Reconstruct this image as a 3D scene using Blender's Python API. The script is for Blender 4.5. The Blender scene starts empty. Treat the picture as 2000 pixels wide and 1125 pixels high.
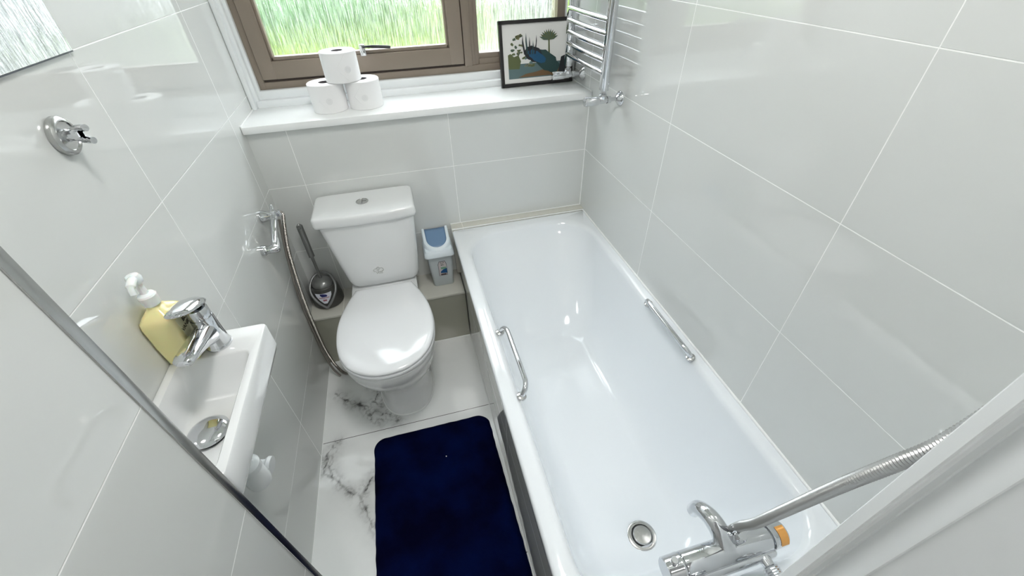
import bpy, bmesh, math, random
from mathutils import Vector, Matrix, noise
random.seed(7)
PI = math.pi
sc = bpy.context.scene
C = sc.collection

# ------------------------------------------------------------------ camera
cam_d = bpy.data.cameras.new('camera'); cam = bpy.data.objects.new('camera', cam_d); C.objects.link(cam)
cam_d.sensor_width = 36.0; cam_d.lens = 14.588; cam_d.clip_start = 0.02; cam_d.clip_end = 200
cam.matrix_world = Matrix(((0.965800, 0.182001, -0.184678, 0.554644),
                           (-0.258360, 0.615293, -0.744758, -1.709353),
                           (-0.021915, 0.767001, 0.641272, 1.571781),
                           (0, 0, 0, 1)))
sc.camera = cam

# ------------------------------------------------------------------ world, exposure
SKY = 3.6              # horizon radiance of the overcast sky
w = bpy.data.worlds.new('overcast_sky'); sc.world = w; w.use_nodes = True
bg = w.node_tree.nodes['Background']
bg.inputs[0].default_value = (0.90, 0.965, 1.0, 1)
# overcast sky: the zenith is about three times as bright as the horizon
wnt = w.node_tree; wtc = wnt.nodes.new('ShaderNodeTexCoord'); wsp = wnt.nodes.new('ShaderNodeSeparateXYZ')
wmr = wnt.nodes.new('ShaderNodeMapRange'); wmr.inputs[1].default_value = 0.0; wmr.inputs[2].default_value = 1.0
wmr.inputs[3].default_value = SKY; wmr.inputs[4].default_value = SKY * 3.0
wnt.links.new(wtc.outputs['Generated'], wsp.inputs[0]); wnt.links.new(wsp.outputs[2], wmr.inputs[0]); wnt.links.new(wmr.outputs[0], bg.inputs[1])
vs = sc.view_settings
vs.view_transform = 'Standard'; vs.look = 'None'; vs.gamma = 1.0; vs.use_curve_mapping = False
vs.exposure = 0.86
sc.cycles.use_denoising = True
sc.cycles.max_bounces = 14; sc.cycles.diffuse_bounces = 8; sc.cycles.glossy_bounces = 6
sc.cycles.transmission_bounces = 8; sc.cycles.transparent_max_bounces = 8
sc.cycles.caustics_reflective = False
sc.cycles.caustics_refractive = True
sc.cycles.sample_clamp_indirect = 6.0
CEIL_FILL_POWER = 23.0      # emission strength of the added bathroom fill lamp
HALL_FILL_POWER = 13.0  # emission strength of the added hall fill lamp

W = 1.3395            # right wall
YB = 0.0              # tiled back wall
YF = -1.625           # inner face of the door wall

# ------------------------------------------------------------------ materials
def mat(name, col, rough=0.5, metal=0.0, spec=0.5, coat=0.0, emis=None, estr=0.0, trans=0.0, ior=1.5, sss=0.0, bump=None):
    m = bpy.data.materials.new(name); m.use_nodes = True
    nt = m.node_tree; b = nt.nodes['Principled BSDF']
    b.inputs['Base Color'].default_value = (*col, 1)
    b.inputs['Roughness'].default_value = rough
    b.inputs['Metallic'].default_value = metal
    b.inputs['Specular IOR Level'].default_value = spec
    b.inputs['Coat Weight'].default_value = coat
    b.inputs['Coat Roughness'].default_value = 0.03
    b.inputs['IOR'].default_value = ior
    b.inputs['Transmission Weight'].default_value = trans
    if sss: b.inputs['Subsurface Weight'].default_value = sss; b.inputs['Subsurface Scale'].default_value = 0.01
    if emis: b.inputs['Emission Color'].default_value = (*emis, 1); b.inputs['Emission Strength'].default_value = estr
    if bump:
        scale, strength, dist = bump
        tc = nt.nodes.new('ShaderNodeTexCoord'); n = nt.nodes.new('ShaderNodeTexNoise'); n.inputs['Scale'].default_value = scale
        n.inputs['Detail'].default_value = 4
        bp = nt.nodes.new('ShaderNodeBump'); bp.inputs['Strength'].default_value = strength; bp.inputs['Distance'].default_value = dist
        nt.links.new(tc.outputs['Object'], n.inputs['Vector']); nt.links.new(n.outputs['Fac'], bp.inputs['Height'])
        nt.links.new(bp.outputs['Normal'], b.inputs['Normal'])
    return m

def math_node(nt, op, a, b=None, c=None):
    n = nt.nodes.new('ShaderNodeMath'); n.operation = op
    for i, v in enumerate((a, b, c)):
        if v is None: continue
        if isinstance(v, (int, float)): n.inputs[i].default_value = v
        else: nt.links.new(v, n.inputs[i])
    return n.outputs[0]

def tile_mat(name, col, grout, axes, rough=0.03, half=0.0013, spec=0.5):
    """gloss wall tile; axes = [(axis, phase, period), ...] of the grout joints, world metres"""
    m = bpy.data.materials.new(name); m.use_nodes = True
    nt = m.node_tree; b = nt.nodes['Principled BSDF']
    geo = nt.nodes.new('ShaderNodeNewGeometry'); sep = nt.nodes.new('ShaderNodeSeparateXYZ')
    nt.links.new(geo.outputs['Position'], sep.inputs[0])
    d = None
    for ax, ph, per in axes:
        o = sep.outputs['XYZ'.index(ax)]
        s = math_node(nt, 'SUBTRACT', o, ph)
        p = math_node(nt, 'PINGPONG', s, per / 2)           # 0 on the joint
        d = p if d is None else math_node(nt, 'MINIMUM', d, p)
    g = math_node(nt, 'SUBTRACT', 1.0, math_node(nt, 'SMOOTH_MIN', 1.0, math_node(nt, 'DIVIDE', d, half), 0.0))
    g = math_node(nt, 'MINIMUM', math_node(nt, 'MULTIPLY', g, 2.5), 1.0)
    mix = nt.nodes.new('ShaderNodeMix'); mix.data_type = 'RGBA'
    nt.links.new(g, mix.inputs[0]); mix.inputs[6].default_value = (*col, 1); mix.inputs[7].default_value = (*grout, 1)
    # very faint cloudiness of the porcelain
    n = nt.nodes.new('ShaderNodeTexNoise'); n.inputs['Scale'].default_value = 2.2; n.inputs['Detail'].default_value = 3
    nt.links.new(geo.outputs['Position'], n.inputs['Vector'])
    hs = nt.nodes.new('ShaderNodeHueSaturation')
    v = math_node(nt, 'MULTIPLY_ADD', n.outputs['Fac'], 0.05, 0.975)
    nt.links.new(v, hs.inputs['Value']); nt.links.new(mix.outputs[2], hs.inputs['Color'])
    nt.links.new(hs.outputs['Color'], b.inputs['Base Color'])
    r = math_node(nt, 'MULTIPLY_ADD', g, 0.5, rough); nt.links.new(r, b.inputs['Roughness'])
    b.inputs['Specular IOR Level'].default_value = spec; b.inputs['IOR'].default_value = 1.68
    bp = nt.nodes.new('ShaderNodeBump'); bp.inputs['Strength'].default_value = 0.5; bp.inputs['Distance'].default_value = 0.001
    nt.links.new(math_node(nt, 'SUBTRACT', 1.0, g), bp.inputs['Height']); nt.links.new(bp.outputs['Normal'], b.inputs['Normal'])
    return m

TILE = (0.655, 0.668, 0.655); GROUT = (0.93, 0.93, 0.92)
ZR = 0.8385
m_tile_l = tile_mat('gloss_tile_left', TILE, GROUT, [('Z', ZR, 0.2995), ('Y', -0.687, 0.60)])
m_tile_r = tile_mat('gloss_tile_right', TILE, GROUT, [('Z', ZR, 0.2995), ('Y', -0.593, 0.606)])
m_tile_b = tile_mat('gloss_tile_back', TILE, GROUT, [('Z', ZR, 0.2995), ('X', 0.137, 0.60)])
m_tile_panel = tile_mat('gloss_tile_panel', (0.56, 0.565, 0.55), GROUT, [('Z', 0.30, 0.60), ('Y', -0.98, 0.60)], half=0.0009)
m_tile_ledge = tile_mat('gloss_tile_ledge', (0.62, 0.61, 0.55), (0.8, 0.79, 0.72), [('X', 0.742, 0.60)], rough=0.12)
m_paint = mat('white_gloss_paint', (0.82, 0.84, 0.85), 0.25, bump=(40, 0.15, 0.002))
m_plaster = mat('white_wall_paint', (0.78, 0.79, 0.79), 0.6, bump=(60, 0.1, 0.002))
m_sill = mat('white_sill_paint', (0.86, 0.87, 0.87), 0.3)
m_caulk = mat('white_silicone', (0.86, 0.87, 0.865), 0.4)
m_acrylic = mat('white_bath_acrylic', (0.815, 0.845, 0.875), 0.09, spec=0.5, coat=0.3)
m_ceramic = mat('white_ceramic', (0.78, 0.79, 0.795), 0.06, coat=0.4)
m_seat = mat('white_seat_plastic', (0.80, 0.81, 0.83), 0.12, coat=0.2)
m_chrome = mat('polished_chrome', (0.70, 0.71, 0.73), 0.05, metal=1.0)
m_chrome_dk = mat('brushed_steel', (0.55, 0.55, 0.54), 0.22, metal=1.0)
m_hose = mat('steel_hose', (0.42, 0.42, 0.42), 0.32, metal=1.0)
m_black = mat('black_rubber', (0.012, 0.014, 0.016), 0.35)
m_white_pl = mat('white_plastic', (0.82, 0.84, 0.85), 0.25)
m_brown = mat('brown_window_paint', (0.245, 0.198, 0.158), 0.38, bump=(90, 0.25, 0.0015))
m_brown_dk = mat('dark_gap_shade', (0.05, 0.033, 0.025), 0.6)
m_paper = mat('toilet_paper', (0.86, 0.855, 0.86), 0.9, bump=(260, 0.25, 0.001))
m_emboss = mat('paper_embossing', (0.70, 0.70, 0.71), 0.9)
m_core = mat('grey_card_core', (0.14, 0.13, 0.14), 0.9)
m_frame = mat('black_frame_wood', (0.012, 0.010, 0.010), 0.35)
m_mount = mat('cream_print_paper', (0.80, 0.79, 0.77), 0.35)
m_bin = mat('pale_blue_grey_plastic', (0.60, 0.65, 0.68), 0.35)
m_binlid = mat('white_blue_lid_plastic', (0.76, 0.83, 0.88), 0.28)
m_flap = mat('blue_flap_plastic', (0.15, 0.25, 0.40), 0.35)
m_brush = mat('grey_silver_plastic', (0.22, 0.225, 0.22), 0.28, metal=0.55)
m_brush_dk = mat('dark_grey_plastic', (0.075, 0.075, 0.07), 0.35, metal=0.3)
m_soap = mat('yellow_soap', (0.95, 0.84, 0.42), 0.12, coat=0.5, sss=0.3)
m_clearpl = mat('clear_bottle_plastic', (0.93, 0.90, 0.70), 0.08, coat=0.5, sss=0.2)
m_pump = mat('translucent_white_plastic', (0.86, 0.88, 0.87), 0.2, sss=0.3)
m_label = mat('pale_yellow_label', (0.93, 0.90, 0.58), 0.3)
m_ink = mat('olive_ink', (0.07, 0.055, 0.01), 0.6)
m_greyink = mat('grey_crest_ink', (0.42, 0.42, 0.39), 0.5)
m_mirror = mat('silver_mirror', (0.93, 0.94, 0.94), 0.01, metal=1.0)
m_mirror_edge = mat('grey_mirror_edge', (0.12, 0.13, 0.15), 0.3, metal=0.5)
m_orange = mat('orange_brass_mark', (0.85, 0.42, 0.12), 0.25, metal=0.5)
def flat(name, col, rough=0.5): return mat(name, col, rough)

# ------------------------------------------------------------------ mesh helpers
def new_bm(): return bmesh.new()
def merge(bm, other, mtx=None):
    me = bpy.data.meshes.new('tmp')
    if mtx is not None: bmesh.ops.transform(other, matrix=mtx, verts=other.verts)
    other.to_mesh(me); other.free(); bm.from_mesh(me); bpy.data.meshes.remove(me)
def box(bm, x0, x1, y0, y1, z0, z1, r=0.0, seg=2, mtx=None):
    t = bmesh.new(); bmesh.ops.create_cube(t, size=1.0)
    for v in t.verts:
        v.co = Vector((x0 + (v.co.x + .5) * (x1 - x0), y0 + (v.co.y + .5) * (y1 - y0), z0 + (v.co.z + .5) * (z1 - z0)))
    if r > 0: bmesh.ops.bevel(t, geom=list(t.edges), offset=r, segments=seg, profile=0.5, affect='EDGES')
    merge(bm, t, mtx)
def loft(bm, rings, cap0=True, cap1=True, closed=False):
    vr = [[bm.verts.new(p) for p in ring] for ring in rings]
    n = len(rings[0])
    pairs = list(zip(vr[:-1], vr[1:])) + ([(vr[-1], vr[0])] if closed else [])
    for a, b in pairs:
        for i in range(n):
            j = (i + 1) % n
            try: bm.faces.new((a[i], a[j], b[j], b[i]))
            except ValueError: pass
    if not closed:
        if cap0: bm.faces.new(list(reversed(vr[0])))
        if cap1: bm.faces.new(vr[-1])
def frame_of(d):
    d = Vector(d).normalized()
    u = d.cross(Vector((0, 0, 1)))
    if u.length < 1e-4: u = d.cross(Vector((0, 1, 0)))
    u.normalize(); return u, d.cross(u).normalized()
def tube(bm, pts, r, n=16, caps=True, twist_r=None):
    pts = [Vector(p) for p in pts]; rings = []
    d0 = (pts[1] - pts[0]).normalized(); u, v = frame_of(d0)
    for i, p in enumerate(pts):
        d = ((pts[min(i + 1, len(pts) - 1)] - pts[max(i - 1, 0)])).normalized()
        if i: 
            q = d0.rotation_difference(d); u = q @ u; v = q @ v; d0 = d
        rr = r[i] if isinstance(r, (list, tuple)) else r
        rings.append([p + (u * math.cos(2 * PI * k / n) + v * math.sin(2 * PI * k / n)) * rr for k in range(n)])
    loft(bm, rings, caps, caps)
def lathe(bm, prof, origin=(0, 0, 0), axis=(0, 0, 1), n=32, caps=True):
    """prof: list of (radius, height along axis)"""
    o = Vector(origin); a = Vector(axis).normalized(); u, v = frame_of(a)
    rings = [[o + a * h + (u * math.cos(2 * PI * k / n) + v * math.sin(2 * PI * k / n)) * max(r, 1e-5) for k in range(n)] for r, h in prof]
    loft(bm, rings, caps, caps)
def catmull(pts, k=8):
    P = [Vector(p) for p in pts]; P = [2 * P[0] - P[1]] + P + [2 * P[-1] - P[-2]]; out = []
    for i in range(1, len(P) - 2):
        for s in range(k):
            t = s / k; a, b, c, d = P[i - 1:i + 3]
            out.append(0.5 * ((2 * b) + (c - a) * t + (2 * a - 5 * b + 4 * c - d) * t * t + (3 * b - a - 3 * c + d) * t ** 3))
    out.append(P[-2]); return out
def resample(pts, step):
    out = [pts[0]]; acc = 0
    for a, b in zip(pts[:-1], pts[1:]):
        L = (b - a).length; t = step - acc
        while t <= L:
            out.append(a + (b - a) * (t / L)); t += step
        acc = L - (t - step)
    return out
def rrect(x0, x1, y0, y1, z, r, k=6):
    """rounded rectangle ring, CCW"""
    out = []
    for cx, cy, a0 in ((x1 - r, y1 - r, 0), (x0 + r, y1 - r, 90), (x0 + r, y0 + r, 180), (x1 - r, y0 + r, 270)):
        for i in range(k + 1):
            a = math.radians(a0 + 90 * i / k); out.append(Vector((cx + r * math.cos(a), cy + r * math.sin(a), z)))
    return out
def sheet(bm, pts, normal, th):
    """thin polygon with thickness along normal"""
    n = Vector(normal).normalized() * th
    loft(bm, [[Vector(p) for p in pts], [Vector(p) + n for p in pts]])
def obj(name, bm, material, parent=None, smooth=True, angle=35):
    bmesh.ops.recalc_face_normals(bm, faces=bm.faces)
    me = bpy.data.meshes.new(name); bm.to_mesh(me); bm.free()
    if smooth:
        me.polygons.foreach_set('use_smooth', [True] * len(me.polygons))
        me.set_sharp_from_angle(angle=math.radians(angle))
    me.materials.append(material)
    o = bpy.data.objects.new(name, me); C.objects.link(o)
    if parent is not None:
        o.parent = parent; o.matrix_parent_inverse = Matrix.Translation(-parent.location)
    return o
def thing(name, label, cat, loc, group=None):
    o = bpy.data.objects.new(name, None); C.objects.link(o); o.location = loc; o.empty_display_size = 0.05
    o['label'] = label; o['category'] = cat
    if group: o['group'] = group
    return o
def tag(o, label, cat, group=None):
    o['label'] = label; o['category'] = cat
    if group: o['group'] = group
    return o
def struct(name, bm, m, parent=None, label=None, **k):
    o = obj(name, bm, m, parent, **k)
    if parent is None: o['kind'] = 'structure'
    if label: o['label'] = label
    return o
def text(name, body, size, mtx, m, parent, ext=0.0003):
    cu = bpy.data.curves.new(name, 'FONT'); cu.body = body; cu.size = size; cu.extrude = ext
    cu.align_x = 'CENTER'; cu.align_y = 'CENTER'
    t = bpy.data.objects.new(name, cu); C.objects.link(t)
    dg = bpy.context.evaluated_depsgraph_get()
    me = bpy.data.meshes.new_from_object(t.evaluated_get(dg)); bpy.data.objects.remove(t)
    me.transform(mtx); me.materials.clear(); me.materials.append(m)
    o = bpy.data.objects.new(name, me); C.objects.link(o)
    if parent is not None: o.parent = parent; o.matrix_parent_inverse = Matrix.Translation(-parent.matrix_world.translation if parent.type != 'EMPTY' else -parent.location)
    return o
def basis(origin, ux, uy):
    ux = Vector(ux).normalized(); uy = Vector(uy).normalized(); uz = ux.cross(uy)
    return Matrix(((ux.x, uy.x, uz.x, origin[0]), (ux.y, uy.y, uz.y, origin[1]), (ux.z, uy.z, uz.z, origin[2]), (0, 0, 0, 1)))
def child(name, bm, m, part, **k):
    """sub-part under a mesh part (whose own parent is a thing at thing.location)"""
    o = obj(name, bm, m, None, **k); o.parent = part
    base = part.parent.location if part.parent else Vector()
    # the part's world matrix is identity (geometry is authored in world coordinates)
    return o

# ------------------------------------------------------------------ structure
# floor with veined marble look: vein map stored per vertex, only a colour pattern
VEINS = [[(0.044, -0.39), (0.097, -0.441), (0.148, -0.484), (0.192, -0.55), (0.24, -0.593)],
         [(0.192, -0.55), (0.21, -0.532), (0.26, -0.546), (0.307, -0.612)],
         [(0.243, -0.479), (0.242, -0.51)],
         [(0.105, -0.277), (0.159, -0.329), (0.219, -0.398), (0.212, -0.454), (0.198, -0.482), (0.217, -0.503)],
         [(0.069, -0.642), (0.021, -0.679), (0.012, -0.755), (0.063, -0.799), (0.099, -0.853), (0.147, -0.894), (0.18, -0.963), (0.23, -1.06)],
         [(0.147, -0.894), (0.201, -0.838), (0.26, -0.80)], [(0.05, -0.66), (0.03, -0.72), (0.05, -0.79)],
         [(0.099, -0.446), (0.172, -0.497), (0.203, -0.554), (0.249, -0.576)],
         [(0.02, -1.5), (0.2, -1.42), (0.45, -1.46), (0.68, -1.38)]]
def seg_d(p, a, b):
    ax, ay = a; bx, by = b; px, py = p
    dx, dy = bx - ax, by - ay; t = max(0, min(1, ((px - ax) * dx + (py - ay) * dy) / (dx * dx + dy * dy)))
    return math.hypot(px - ax - t * dx, py - ay - t * dy)
SEGS = [(a, b) for v in VEINS for a, b in zip(v[:-1], v[1:])]
bm = new_bm(); nx, ny = 190, 400
x0f, x1f, y0f, y1f = 0.0, 0.74, -1.80, 0.0
grid = [[bm.verts.new((x0f + (x1f - x0f) * i / nx, y0f + (y1f - y0f) * j / ny, 0)) for i in range(nx + 1)] for j in range(ny + 1)]
for j in range(ny):
    for i in range(nx): bm.faces.new((grid[j][i], grid[j][i + 1], grid[j + 1][i + 1], grid[j + 1][i]))
cl = bm.verts.layers.float_color.new('vein')
for v in bm.verts:
    p = v.co
    q1 = noise.noise_vector(Vector((p.x * 14, p.y * 14, 3))) * 0.016 + noise.noise_vector(Vector((p.x * 45, p.y * 45, 9))) * 0.010 + noise.noise_vector(Vector((p.x * 120, p.y * 120, 4))) * 0.004
    pp = (p.x + q1.x, p.y + q1.y)
    d = min(seg_d(pp, a, b) for a, b in SEGS)
    wdt = 0.0022 + 0.006 * max(0, noise.noise(Vector((p.x * 22, p.y * 22, 1))))
    core = math.exp(-(d / wdt) ** 2) * max(0.08, min(1, 0.35 + 0.9 * noise.noise(Vector((p.x * 30, p.y * 30, 5)))))
    rid = 1 - abs(noise.fractal(Vector((p.x * 26, p.y * 26, 11)), 0.9, 2.1, 4)) * 5
    halo = math.exp(-(d / 0.030) ** 2) * max(0, 0.16 + 0.30 * noise.noise(Vector((p.x * 18, p.y * 18, 7)))) + math.exp(-(d / 0.022) ** 2) * max(0, rid) * 0.35
    cloud = 0.07 * max(0, noise.fractal(Vector((p.x * 5, p.y * 5, 0)), 1, 2, 4)) + 0.08 * math.exp(-(d / 0.07) ** 2)
    s = max(0, min(1, max(core, 0) + halo + cloud))
    v[cl] = (s, s, s, 1)
m_floor = bpy.data.materials.new('white_marble_tile'); m_floor.use_nodes = True
nt = m_floor.node_tree; b = nt.nodes['Principled BSDF']
at = nt.nodes.new('ShaderNodeAttribute'); at.attribute_name = 'vein'
geo = nt.nodes.new('ShaderNodeNewGeometry'); sep = nt.nodes.new('ShaderNodeSeparateXYZ'); nt.links.new(geo.outputs['Position'], sep.inputs[0])
pj = math_node(nt, 'PINGPONG', math_node(nt, 'SUBTRACT', sep.outputs[1], -0.631), 0.30)
pj = math_node(nt, 'LESS_THAN', pj, 0.0012)
mx = nt.nodes.new('ShaderNodeMix'); mx.data_type = 'RGBA'; nt.links.new(at.outputs['Fac'], mx.inputs[0])
mx.inputs[6].default_value = (0.87, 0.885, 0.88, 1); mx.inputs[7].default_value = (0.085, 0.08, 0.08, 1)
mx2 = nt.nodes.new('ShaderNodeMix'); mx2.data_type = 'RGBA'; nt.links.new(pj, mx2.inputs[0]); nt.links.new(mx.outputs[2], mx2.inputs[6])
mx2.inputs[7].default_value = (0.05, 0.048, 0.045, 1)
nt.links.new(mx2.outputs[2], b.inputs['Base Color']); b.inputs['Roughness'].default_value = 0.07
struct('floor', bm, m_floor, smooth=False)
bm = new_bm(); box(bm, 0.74, W, -1.80, 0, -0.02, 0.0); box(bm, -0.1, W + 0.1, -1.8, 0.3, -0.12, -0.02)
struct('floor_slab', bm, m_plaster, smooth=False)

bm = new_bm(); box(bm, -0.1, 0, -1.8, 0.184, 0, 2.4); box(bm, -0.1, -0.0, 0.184, 0.32, 0, 2.4)
struct('wall_left', bm, m_tile_l, smooth=False)
bm = new_bm(); box(bm, W, W + 0.1, -1.8, 0.32, 0, 2.4)
struct('wall_right', bm, m_tile_r, smooth=False)
bm = new_bm(); box(bm, 0, W, 0, 0.32, 0, 1.060)
struct('wall_back', bm, m_tile_b, smooth=False)
bm = new_bm(); box(bm, 0, W, 0.0, 0.32, 2.06, 2.4)
struct('wall_back_lintel', bm, m_plaster, smooth=False)
bm = new_bm(); box(bm, -0.1, W + 0.1, -1.8, 0.32, 2.4, 2.5)
struct('ceiling', bm, m_plaster, smooth=False)
# pier of tiles at the left of the doorway, chrome edge trim on its corner
PX, PY = 0.178, -1.285
bm = new_bm(); box(bm, 0, PX, -1.725, PY, 0, 2.4)
struct('wall_pier', bm, m_tile_l, smooth=False)
bm = new_bm(); box(bm, PX - 0.012, PX + 0.0025, PY - 0.013, PY + 0.0025, 0, 2.4, 0.0008)
struct('trim_1', bm, m_chrome_dk, label='steel tile edging strip on the corner of the left pier')
# door wall, right of the opening
bm = new_bm(); box(bm, 0.942, W, -1.725, YF, 0, 2.4); box(bm, PX, 0.942, -1.725, YF, 2.05, 2.4)
struct('wall_front', bm, m_plaster, smooth=False)
bm = new_bm()
prof = [(0.942, -1.6245), (0.9325, -1.6245), (0.9303, -1.6257), (0.9268, -1.6360), (0.9272, -1.6372), (0.9330, -1.6378), (0.9345, -1.6400), (0.9340, -1.6440),
        (0.9370, -1.6448), (0.9368, -1.6475), (0.9345, -1.6530), (0.9315, -1.6600), (0.9288, -1.6660), (0.9284, -1.6675), (0.9300, -1.6685), (0.9300, -1.7262), (0.942, -1.7262)]
loft(bm, [[Vector((x + 0.0006 * noise.noise(Vector((0, y * 90, z * 7))), y, z)) for x, y in prof] for z in [i * 2.05 / 60 for i in range(61)]])
struct('trim_2', bm, m_paint, angle=25, label='white painted moulded door lining right of the doorway')
bm = new_bm(); box(bm, PX + 0.004, 0.930, -1.7262, -1.6245, 2.02, 2.05, 0.002)
struct('trim_3', bm, m_paint)
# hall behind the camera
bm = new_bm(); box(bm, -0.7, 2.1, -3.1, -1.80, -0.1, 0.0); struct('floor_hall', bm, mat('beige_carpet', (0.45, 0.42, 0.38), 0.9), smooth=False)
bm = new_bm(); box(bm, -0.7, 2.1, -3.1, -1.80, 2.4, 2.5); struct('ceiling_hall', bm, m_plaster, smooth=False)
bm = new_bm(); box(bm, -0.7, 2.1, -3.2, -3.1, 0, 2.4); box(bm, -0.8, -0.7, -3.1, -1.8, 0, 2.4); box(bm, 2.1, 2.2, -3.1, -1.8, 0, 2.4)
box(bm, -0.7, PX, -1.80, -1.726, 0, 2.4); box(bm, 0.945, 2.1, -1.80, -1.726, 0, 2.4); box(bm, PX, 0.945, -1.80, -1.726, 2.06, 2.4)
struct('wall_hall', bm, m_plaster, smooth=False)

# tiled ledge under the cistern and the tile strip at the head of the bath
bm = new_bm(); box(bm, 0, 0.70, -0.186, 0, 0, 0.284); struct('wall_boxing', bm, mat('shaded_box_tile', (0.34, 0.335, 0.275), 0.10), smooth=False)  # tile colour darkened to carry the shade on the boxing front
bm = new_bm(); box(bm, 0, 0.70, -0.190, 0, 0.284, 0.295, 0.001); struct('trim_4', bm, m_tile_ledge, label='beige tile top of the low boxing behind the toilet')
bm = new_bm(); box(bm, 0.689, W, -0.042, 0, 0.30, 0.5595, 0.001); struct('trim_5', bm, m_tile_ledge, label='narrow beige tile strip at the head of the bath')

# silicone beads
def bead(name, a, b, r=0.0028):
    bm = new_bm(); tube(bm, [a, b], r, 8); return struct(name, bm, m_caulk)
bead('trim_6', (0, -1.28, 0), (0, -0.19, 0), 0.0025)
bead('trim_7', (0.001, -0.188, 0.0), (0.70, -0.188, 0.0), 0.004)
bead('trim_8', (0.69, -0.002, 0.561), (W, -0.002, 0.561), 0.0025)
bead('trim_9', (0.69, -0.0425, 0.553), (W, -0.0425, 0.553), 0.0028)
bead('trim_10', (W - 0.001, -0.04, 0.551), (W - 0.001, -1.62, 0.551), 0.0042)
bead('trim_11', (0.703, -0.19, 0.0), (0.703, -1.6, 0.0), 0.0025)
bead('trim_12', (0.0015, -0.022, 1.088), (0.0015, 0.20, 1.088), 0.003)
bead('trim_13', (W - 0.0015, -0.022, 1.088), (W - 0.0015, 0.20, 1.088), 0.003)
bead('trim_14', (W - 0.001, -0.001, 0.56), (W - 0.001, -0.001, 1.06), 0.0016)

# window sill board and white mouldings round the window
bm = new_bm(); box(bm, 0.0008, W - 0.0008, -0.024, 0.215, 1.0605, 1.0865, 0.003)
struct('trim_15', bm, m_sill, label='white painted window sill board')
bm = new_bm(); box(bm, 0.020, W - 0.018, 0.200, 0.245, 1.084, 1.112, 0.004, 3); box(bm, 0.036, W - 0.030, 0.226, 0.26, 1.105, 1.1425, 0.005, 3)
struct('trim_16', bm, m_paint)
bm = new_bm(); box(bm, 0.0005, 0.018, 0.185, 0.32, 1.085, 2.06, 0.004, 2); box(bm, 0.014, 0.031, 0.205, 0.32, 1.085, 2.06, 0.004, 2); box(bm, 0.028, 0.042, 0.226, 0.32, 1.1, 2.06, 0.003, 2)
struct('trim_17', bm, m_paint)
bm = new_bm(); box(bm, W - 0.018, W - 0.0005, 0.185, 0.32, 1.085, 2.06, 0.004, 2); box(bm, W - 0.038, W - 0.014, 0.215, 0.32, 1.085, 2.06, 0.004, 2)
struct('trim_18', bm, m_paint)

# ------------------------------------------------------------------ window
def glass_mat():
    m = bpy.data.materials.new('rain_textured_glass'); m.use_nodes = True
    nt = m.node_tree; nt.nodes.clear()
    out = nt.nodes.new('ShaderNodeOutputMaterial')
    tc = nt.nodes.new('ShaderNodeTexCoord')
    mp = nt.nodes.new('ShaderNodeMapping'); mp.inputs['Scale'].default_value = (260, 260, 22)
    nt.links.new(tc.outputs['Object'], mp.inputs['Vector'])
    n1 = nt.nodes.new('ShaderNodeTexNoise'); n1.inputs['Scale'].default_value = 1.0; n1.inputs['Detail'].default_value = 3; n1.inputs['Distortion'].default_value = 0.6
    nt.links.new(mp.outputs[0], n1.inputs['Vector'])
    bp = nt.nodes.new('ShaderNodeBump'); bp.inputs['Strength'].default_value = 1.0; bp.inputs['Distance'].default_value = 0.0035
    nt.links.new(n1.outputs['Fac'], bp.inputs['Height'])
    rf = nt.nodes.new('ShaderNodeBsdfRefraction'); rf.inputs['Roughness'].default_value = 0.12; rf.inputs['IOR'].default_value = 1.3
    nt.links.new(bp.outputs[0], rf.inputs['Normal'])
    mp2 = nt.nodes.new('ShaderNodeMapping'); mp2.inputs['Scale'].default_value = (330, 330, 13); nt.links.new(tc.outputs['Object'], mp2.inputs['Vector'])
    n2 = nt.nodes.new('ShaderNodeTexNoise'); n2.inputs['Scale'].default_value = 1.0; n2.inputs['Detail'].default_value = 4; n2.inputs['Distortion'].default_value = 0.4
    nt.links.new(mp2.outputs[0], n2.inputs['Vector'])
    cr2 = nt.nodes.new('ShaderNodeValToRGB'); cr2.color_ramp.elements[0].position = 0.36; cr2.color_ramp.elements[0].color = (0.60, 0.61, 0.60, 1)
    cr2.color_ramp.elements[1].position = 0.56; cr2.color_ramp.elements[1].color = (1, 1, 1, 1); nt.links.new(n2.outputs['Fac'], cr2.inputs[0])
    nt.links.new(cr2.outputs[0], rf.inputs['Color'])
    gl = nt.nodes.new('ShaderNodeBsdfGlossy'); gl.inputs['Roughness'].default_value = 0.1; nt.links.new(bp.outputs[0], gl.inputs['Normal'])
    tl = nt.nodes.new('ShaderNodeBsdfTranslucent'); tl.inputs['Color'].default_value = (1, 1, 1, 1)
    tr = nt.nodes.new('ShaderNodeBsdfTransparent'); nt.links.new(cr2.outputs[0], tr.inputs['Color'])
    m0 = nt.nodes.new('ShaderNodeMixShader'); m0.inputs[0].default_value = 0.35; nt.links.new(rf.outputs[0], m0.inputs[1]); nt.links.new(tr.outputs[0], m0.inputs[2])
    m1 = nt.nodes.new('ShaderNodeMixShader')
    rr = nt.nodes.new('ShaderNodeMapRange'); rr.inputs[1].default_value = 0.40; rr.inputs[2].default_value = 0.68; rr.inputs[3].default_value = 0.0; rr.inputs[4].default_value = 0.10
    nt.links.new(n1.outputs['Fac'], rr.inputs[0]); nt.links.new(rr.outputs[0], m1.inputs[0])
    nt.links.new(m0.outputs[0], m1.inputs[1]); nt.links.new(tl.outputs[0], m1.inputs[2])
    m2 = nt.nodes.new('ShaderNodeMixShader'); m2.inputs[0].default_value = 0.05
    nt.links.new(m1.outputs[0], m2.inputs[1]); nt.links.new(gl.outputs[0], m2.inputs[2])
    nt.links.new(m2.outputs[0], out.inputs['Surface']); return m
m_glass = glass_mat()
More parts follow.
